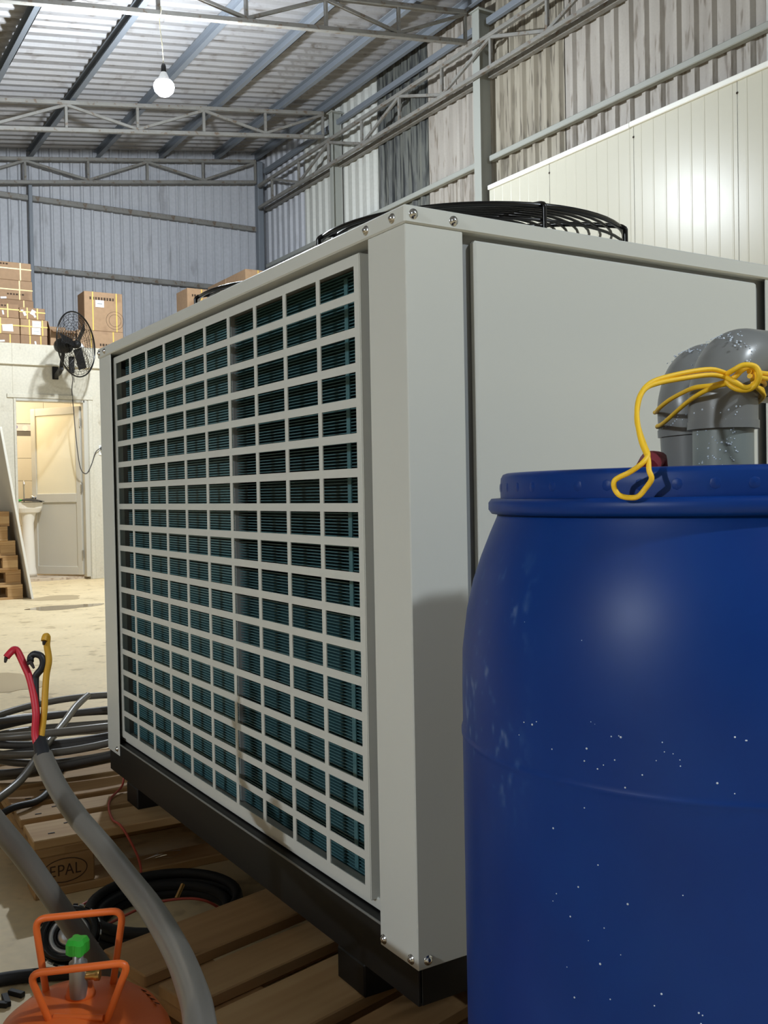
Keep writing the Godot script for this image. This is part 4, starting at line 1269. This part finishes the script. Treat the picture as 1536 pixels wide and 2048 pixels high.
func build_boxes() -> void:
	var z := -10.93
	carton("low carton under the left end of the box pile, at the roof edge", 1.3, 1.752, 2.8, 2.93, z, 0.42, [0.75], [], 1, [], [], [[0.55, 0.35, 0.06, 0.02, 0.1]])
	carton("flat carton beneath the carton with two paper labels", 1.758, 2.066, 2.8, 2.93, z, 0.42, [0.35, 0.75], [], 1, [], [], [[0.55, 0.3, 0.02, 0.05, 0.2]])
	carton("carton with crumpled white film, second from the roof edge at left", 1.3, 1.75, 2.932, 3.12, z, 0.42, [0.52, 0.2], [0.55], 0, [], [], [[0.7, 0.35, 0.12, 0.09, 0.1]])
	carton("carton with two white paper labels, right front of the pile", 1.76, 2.068, 2.932, 3.12, z, 0.42, [0.33, 0.82], [0.55], 0, [[0.6, 0.72, 0.1, 0.075], [0.58, 0.27, 0.1, 0.08]])
	carton("carton with yellow straps at the front left of the pile, third layer", 1.3, 1.744, 3.122, 3.285, z, 0.42, [0.72], [0.6], 1, [], [[0.5, 0.86, 0.12, 0.02]], [[0.6, 0.35, 0.02, 0.05, 0.2]])
	carton("carton with bunched shiny tape and two straps, atop the labelled carton", 1.752, 2.045, 3.122, 3.258, z, 0.42, [0.3, 0.7], [0.62], 1, [], [], [[0.2, 0.45, 0.03, 0.05, 0.4], [0.52, 0.6, 0.05, 0.06, -0.5], [0.58, 0.35, 0.025, 0.05, 0.5], [0.1, 0.7, 0.03, 0.02, 0.1]])
	# taller pile behind
	var z2 := -11.4
	carton("carton at the foot of the tall rear pile, mostly hidden", 1.25, 2.0, 2.8, 3.1, z2, 0.5, [0.75], [], 1)
	carton("carton in the rear pile just above the front cartons", 1.25, 2.02, 3.102, 3.43, z2, 0.5, [0.85, 0.35], [], 1)
	carton("carton second from the top of the rear pile, crossed yellow straps", 1.25, 2.01, 3.432, 3.668, z2, 0.5, [0.42, 0.8], [0.52], 0, [], [[0.62, 0.28, 0.24, 0.02]], [[0.55, 0.06, 0.07, 0.025, 0.1]])
	carton("topmost carton of the rear pile with crossed yellow straps", 1.25, 2.0, 3.67, 3.888, z2, 0.5, [0.42, 0.83], [0.64], 0, [], [[0.48, 0.88, 0.14, 0.02]])
	# tall carton with ringed print
	var t := carton("tall brown carton with a white label and ring print, beside the fan", 2.515, 2.988, 3.043, 3.521, z, 0.3, [0.22, 0.84], [], 0, [[0.4, 0.7, 0.105, 0.085]], [[0.16, 0.83, 0.32, 0.035]])
	for r in [0.11, 0.075]:
		put("ring_print", tube_mesh(ring_pts(V(0.14, 0.14, 0.1505), r, 40, V(0, 0, 1), PI * 0.0, TAU), 0.002, 5, true), M.print, t)
	carton("long low carton carrying the tall ringed carton", 2.42, 2.99, 2.8, 3.041, z, 0.42, [0.3, 0.78], [], 0, [], [[0.5, 0.3, 0.2, 0.03]])
	# open carton with raised flaps
	var oc := thing("open_carton", "open carton with raised flaps behind the wall fan", "box", V(2.25, 2.8, z - 0.18), 0.0, "cartons on the washroom roof")
	for e in [[V(0, 0.11, 0.175), V(0.29, 0.22, 0.006)], [V(0, 0.11, -0.175), V(0.29, 0.22, 0.006)], [V(-0.145, 0.11, 0), V(0.006, 0.22, 0.35)], [V(0.145, 0.11, 0), V(0.006, 0.22, 0.35)]]:
		put("side", box_mesh(e[1], 0.0), M.carton[0], oc, e[0])
	put("flap", box_mesh(V(0.28, 0.005, 0.14), 0.0), M.carton[0], oc, V(0, 0.27, -0.215), V(0.95, 0, 0))
	put("flap", box_mesh(V(0.1, 0.005, 0.33), 0.0), M.carton[1], oc, V(-0.157, 0.27, 0), V(0, 0, -1.3))
	put("flap", box_mesh(V(0.28, 0.005, 0.12), 0.0), M.carton[1], oc, V(0, 0.2, 0.232), V(0.35, 0, 0))
	# cartons far right, above the chiller lid
	carton("carton standing alone above the chiller lid, left of the rear row", 3.87, 4.23, 3.24, 3.7, -11.0, 0.4, [0.55], [], 0, [], [[0.2, 0.8, 0.15, 0.03]])
	carton("carton underneath the lone carton above the chiller lid", 3.82, 4.25, 2.8, 3.238, -11.0, 0.45, [0.5], [], 1)
	var nm := ["near", "far"]
	for r in 2:
		for k in 3:
			carton("%s carton of the %s column, right of the lone carton behind the chiller" % [["bottom", "middle", "top"][k], nm[r]], 4.7, 5.32, 2.8 + k * 0.412, 2.8 + k * 0.412 + 0.41, -11.0 - r * 0.68, 0.66, [0.3, 0.62], [], k % 2, [[0.6, 0.5, 0.07, 0.06]])
	# small things lying on the ledge
	var b := thing("plastic_bag", "small crumpled plastic bag on the ledge beside the fan", "bag", V(2.42, 2.8, -10.83))
	put("bag", lathe_mesh([Vector2(0.0, 0.06), Vector2(0.03, 0.055), Vector2(0.05, 0.03), Vector2(0.06, 0.008), Vector2(0.045, 0.0)], 9), M.film, b)
	var rb := thing("red_rag", "small red rag on the ledge beside the fan", "rag", V(2.31, 2.8, -10.82))
	put("rag", lathe_mesh([Vector2(0.0, 0.04), Vector2(0.02, 0.036), Vector2(0.04, 0.02), Vector2(0.045, 0.0)], 8), mat(rgb(190, 120, 110), 0.8), rb)

# ------------------------------------------------------------------ wall fan
func build_fan() -> void:
	var hub := V(2.215, 2.745, -10.2)
	var n := V(0.66, 0.02, 0.75).normalized()
	var t := thing("wall_fan", "black caged wall fan mounted above the washroom door", "fan", hub)
	var x := Vector3.UP.cross(n).normalized()
	var y := n.cross(x).normalized()
	var R := 0.37
	# cage: rings of the bulged front and rear, rim
	for k in 9:
		var f := 0.25 + k * 0.085
		var r := R * f
		var dome := 0.085 * (1.0 - f * f)
		put("cage_ring", tube_mesh(ring_pts(n * dome, r, 40, n), 0.0019, 5, true), M.black_gloss, t)
		put("cage_ring", tube_mesh(ring_pts(-n * dome, r, 40, n), 0.0019, 5, true), M.black_gloss, t)
	put("cage_rim", tube_mesh(ring_pts(Vector3.ZERO, R, 64, n), 0.009, 8, true), M.black_gloss, t)
	for s in [1.0, -1.0]:
		for k in 20:
			var a := TAU * k / 20
			var d := x * cos(a) + y * sin(a)
			var pts := []
			for q in 6:
				var f := 0.12 + 0.88 * q / 5.0
				pts.append(d * (R * f) + n * (s * 0.085 * (1.0 - f * f)))
			put("cage_wire", tube_mesh(pts, 0.0019, 5), M.black_gloss, t)
	# blades
	for k in 3:
		var a := TAU * k / 3 + 0.9
		var d := x * cos(a) + y * sin(a)
		var e := n.cross(d).normalized()
		var tw := (e * 0.9 + n * 0.4).normalized()
		var st := st_new()
		add_box(st, d * 0.17, V(0.24, 0.11, 0.004), 0.001, Basis(d, tw, d.cross(tw).normalized()))
		put("blade", st.commit(), M.black_steel, t)
	var hubm := put("hub_cap", lathe_mesh([Vector2(0.0, 0.05), Vector2(0.03, 0.045), Vector2(0.045, 0.02), Vector2(0.045, -0.03), Vector2(0.0, -0.03)], 24), M.black_steel, t)
	aim(hubm, n)
	var mo := put("motor", lathe_mesh([Vector2(0.0, -0.07), Vector2(0.06, -0.075), Vector2(0.085, -0.1), Vector2(0.09, -0.16), Vector2(0.085, -0.22), Vector2(0.06, -0.26), Vector2(0.0, -0.268)], 28), M.black_steel, t)
	aim(mo, n)
	# neck and wall bracket
	var m0 := -n * 0.17
	put("neck", tube_mesh(smooth_path([m0 + V(0, -0.06, 0), m0 + V(-0.01, -0.18, -0.05), m0 + V(-0.01, -0.28, -0.12), m0 + V(0.0, -0.3, -0.25)], 5), 0.022, 10), M.black_steel, t)
	var wz := -10.75 - hub.z
	put("wall_plate", box_mesh(V(0.07, 0.15, 0.02), 0.004), M.black_steel, t, V(m0.x, m0.y - 0.27, wz + 0.01))
	put("bracket_arm", bar_mesh(V(m0.x, m0.y - 0.31, wz + 0.02), V(m0.x - 0.01, m0.y - 0.25, m0.z - 0.05), 0.04, 0.05), M.black_steel, t)
	put("switch_box", box_mesh(V(0.055, 0.19, 0.06), 0.006), M.black_steel, t, V(m0.x + 0.08, m0.y - 0.22, m0.z + 0.02))
	put("pull_cord", tube_mesh([m0 + V(0.1, -0.31, 0.02), m0 + V(0.11, -0.42, 0.01)], 0.003, 6), M.black_steel, t)
	var wr := wz + 0.012
	var cd := []
	for p in [V(2.2, 2.47, -10.45), V(2.27, 2.4, -10.6), V(2.288, 2.3, -10.72), V(2.299, 2.161, -10.738), V(2.329, 1.682, -10.738), V(2.369, 1.352, -10.738), V(2.439, 1.279, -10.738), V(2.501, 1.382, -10.732), V(2.553, 1.534, -10.725), V(2.609, 1.583, -10.715), V(2.625, 1.583, -10.715)]:
		cd.append(p - hub)
	put("power_cord", tube_mesh(smooth_path(cd, 6), 0.0055, 7), M.cable_dark, t)
	put("plug", box_mesh(V(0.045, 0.04, 0.05), 0.008), M.black_steel, t, V(2.635, 1.583, -10.715) - hub)
	var so := thing("wall_socket", "small white wall socket beside the chiller edge with black plug", "socket", V(2.64, 1.56, -10.75))
	put("plate", box_mesh(V(0.08, 0.12, 0.012), 0.004), M.paper, so, V(0.0, 0.0, 0.006))

# ------------------------------------------------------------------ things on the floor
func patch(called: String, label: String, category: String, at: Vector3, rx: float, rz: float, sd: int, m: Material, turn := 0.0) -> void:
	var r := RandomNumberGenerator.new()
	r.seed = sd
	var pts := []
	var ph := r.randf() * TAU
	for k in 36:
		var a := TAU * k / 36
		var f := 1.0 + 0.14 * sin(a * 3 + ph) + 0.08 * sin(a * 5 + ph * 2.0) + r.randf_range(-0.04, 0.04)
		pts.append(Vector2(cos(a) * rx * f, sin(a) * rz * f))
	var o := put(called, flat_poly_mesh(pts, 0.0012), m, self, at, V(0, turn, 0))
	tag(o, label, category, "wet marks on the concrete floor")

func build_floor_things() -> void:
	# long crate standing left of the picture; it keeps the low light off the floor and pallets
	var cr := thing("shipping_crate", "long wooden shipping crate standing to the left outside the picture", "crate", V(-3.0, 0, -0.3))
	for k in 9:
		for sd in [-0.4, 0.4]:
			put("plank", box_mesh(V(0.02, 0.142, 2.6), 0.003, k), M.wood[k % 3], cr, V(sd, 0.071 + k * 0.147, 0))
		for sd in [-1.31, 1.31]:
			put("plank", box_mesh(V(0.82, 0.142, 0.02), 0.003, k), M.wood[(k + 1) % 3], cr, V(0, 0.071 + k * 0.147, sd))
	for k in 6:
		put("lid_plank", box_mesh(V(0.136, 0.02, 2.64), 0.003, k), M.wood[(k + 2) % 3], cr, V(-0.343 + k * 0.137, 1.335, 0))
	patch("puddle", "long shallow puddle on the floor before the washroom door", "puddle", V(1.42, 0.0005, -7.8), 0.34, 0.17, 1, M.wet)
	patch("wet_patch", "dark damp patch at the washroom threshold, behind the puddle", "stain", V(1.55, 0.0005, -8.7), 0.26, 0.24, 2, M.damp)
	patch("wet_patch", "large damp patch on the floor right behind the chiller's far corner", "stain", V(0.42, 0.0005, -3.13), 0.17, 0.1, 3, M.damp)
	patch("wet_patch", "small round water drop mark left of the yellow core", "stain", V(0.19, 0.0005, -3.48), 0.03, 0.05, 4, M.damp)
	patch("wet_patch", "small oval water mark right of the yellow core", "stain", V(0.272, 0.0005, -3.36), 0.045, 0.05, 5, M.damp)
	patch("wet_patch", "smeared grey stain at the left edge beside the red core", "stain", V(0.2, 0.0005, -4.3), 0.2, 0.32, 6, M.damp)
	patch("wet_patch", "tiny water mark beyond the yellow core", "stain", V(0.31, 0.0005, -3.72), 0.04, 0.05, 8, M.damp)
	# ringed chain wheel beside the hose coil
	var w := thing("chain_wheel", "round silver ringed wheel with black chain rim behind the orange handles", "wheel", V(-0.295, 0.062, -0.87))
	w.basis = Basis(Vector3.UP, -0.42) * Basis(Vector3.RIGHT, 0.75)
	put("rim", lathe_mesh([Vector2(0.044, -0.02), Vector2(0.06, -0.02), Vector2(0.062, 0.0), Vector2(0.058, 0.012), Vector2(0.046, 0.012), Vector2(0.042, 0.0)], 48), M.black_gloss, w)
	put("silver_ring", lathe_mesh([Vector2(0.03, 0.0), Vector2(0.034, 0.006), Vector2(0.04, 0.006), Vector2(0.043, 0.0)], 40), M.silver, w)
	put("black_ring", lathe_mesh([Vector2(0.024, -0.004), Vector2(0.026, 0.004), Vector2(0.03, 0.004), Vector2(0.031, -0.004)], 40), M.black_gloss, w)
	put("hub", lathe_mesh([Vector2(0.024, 0.0), Vector2(0.02, 0.008), Vector2(0.008, 0.01), Vector2(0.0, 0.01)], 32), M.silver, w)
	put("back_plate", lathe_mesh([Vector2(0.0, -0.02), Vector2(0.05, -0.02), Vector2(0.05, -0.008), Vector2(0.0, -0.008)], 32, true), M.dark, w)
	for k in 30:
		var a := TAU * k / 30
		var lk := put("chain_link", tube_mesh([V(0.0, 0, -0.004), V(0.0, 0.0, 0.004)], 0.0022, 6), M.silver if k % 2 == 0 else M.black_gloss, w, V(cos(a) * 0.064, 0.002, sin(a) * 0.064), V(0, -a, 0))
		lk.scale = V(1, 1, 1.2)
	# crumpled clear film on the foot board of the far pallet
	var f := thing("plastic_film", "scrap of shiny clear film on the pallet's bottom board in shade", "film", V(0.02, 0.022, -1.27))
	var fs := st_new()
	var rr := RandomNumberGenerator.new()
	rr.seed = 9
	for k in 7:
		var p := V(rr.randf_range(-0.03, 0.05), 0.004 + rr.randf() * 0.014, rr.randf_range(-0.02, 0.02))
		var q := p + V(rr.randf_range(0.015, 0.035), rr.randf_range(-0.004, 0.012), rr.randf_range(-0.012, 0.012))
		var s := q + V(rr.randf_range(-0.01, 0.02), rr.randf_range(0.0, 0.01), rr.randf_range(0.006, 0.016))
		face(fs, [p, q, s], (q - p).cross(s - p).normalized())
	put("film", fs.commit(), M.film, f)
	# black hose and two black clips at the left edge
	var h := thing("black_hose", "black hose lying across the floor left of the chain wheel", "hose")
	put("hose", tube_mesh(smooth_path([V(-0.95, 0.014, -0.95), V(-0.6, 0.014, -0.88), V(-0.44, 0.014, -0.855), V(-0.365, 0.014, -0.83), V(-0.3, 0.014, -0.8), V(-0.2, 0.02, -0.78)], 5), 0.013, 12), M.rubber, h)
	var cl := thing("plastic_clip", "black plastic V clip on the floor at the left edge of picture", "clip", V(-0.445, 0.0, -0.78), 0.3)
	put("arm", bar_mesh(V(0, 0.005, 0.02), V(-0.02, 0.005, -0.012), 0.012, 0.01), M.rubber, cl)
	put("arm", bar_mesh(V(0, 0.005, 0.02), V(0.014, 0.005, -0.02), 0.012, 0.01), M.rubber, cl)
	var c2 := thing("plastic_clip", "small straight black plastic piece between V clip and orange cylinder", "clip", V(-0.415, 0.0, -0.797), 0.3)
	put("arm", bar_mesh(V(0.004, 0.005, 0.016), V(-0.006, 0.005, -0.018), 0.012, 0.01), M.rubber, c2)
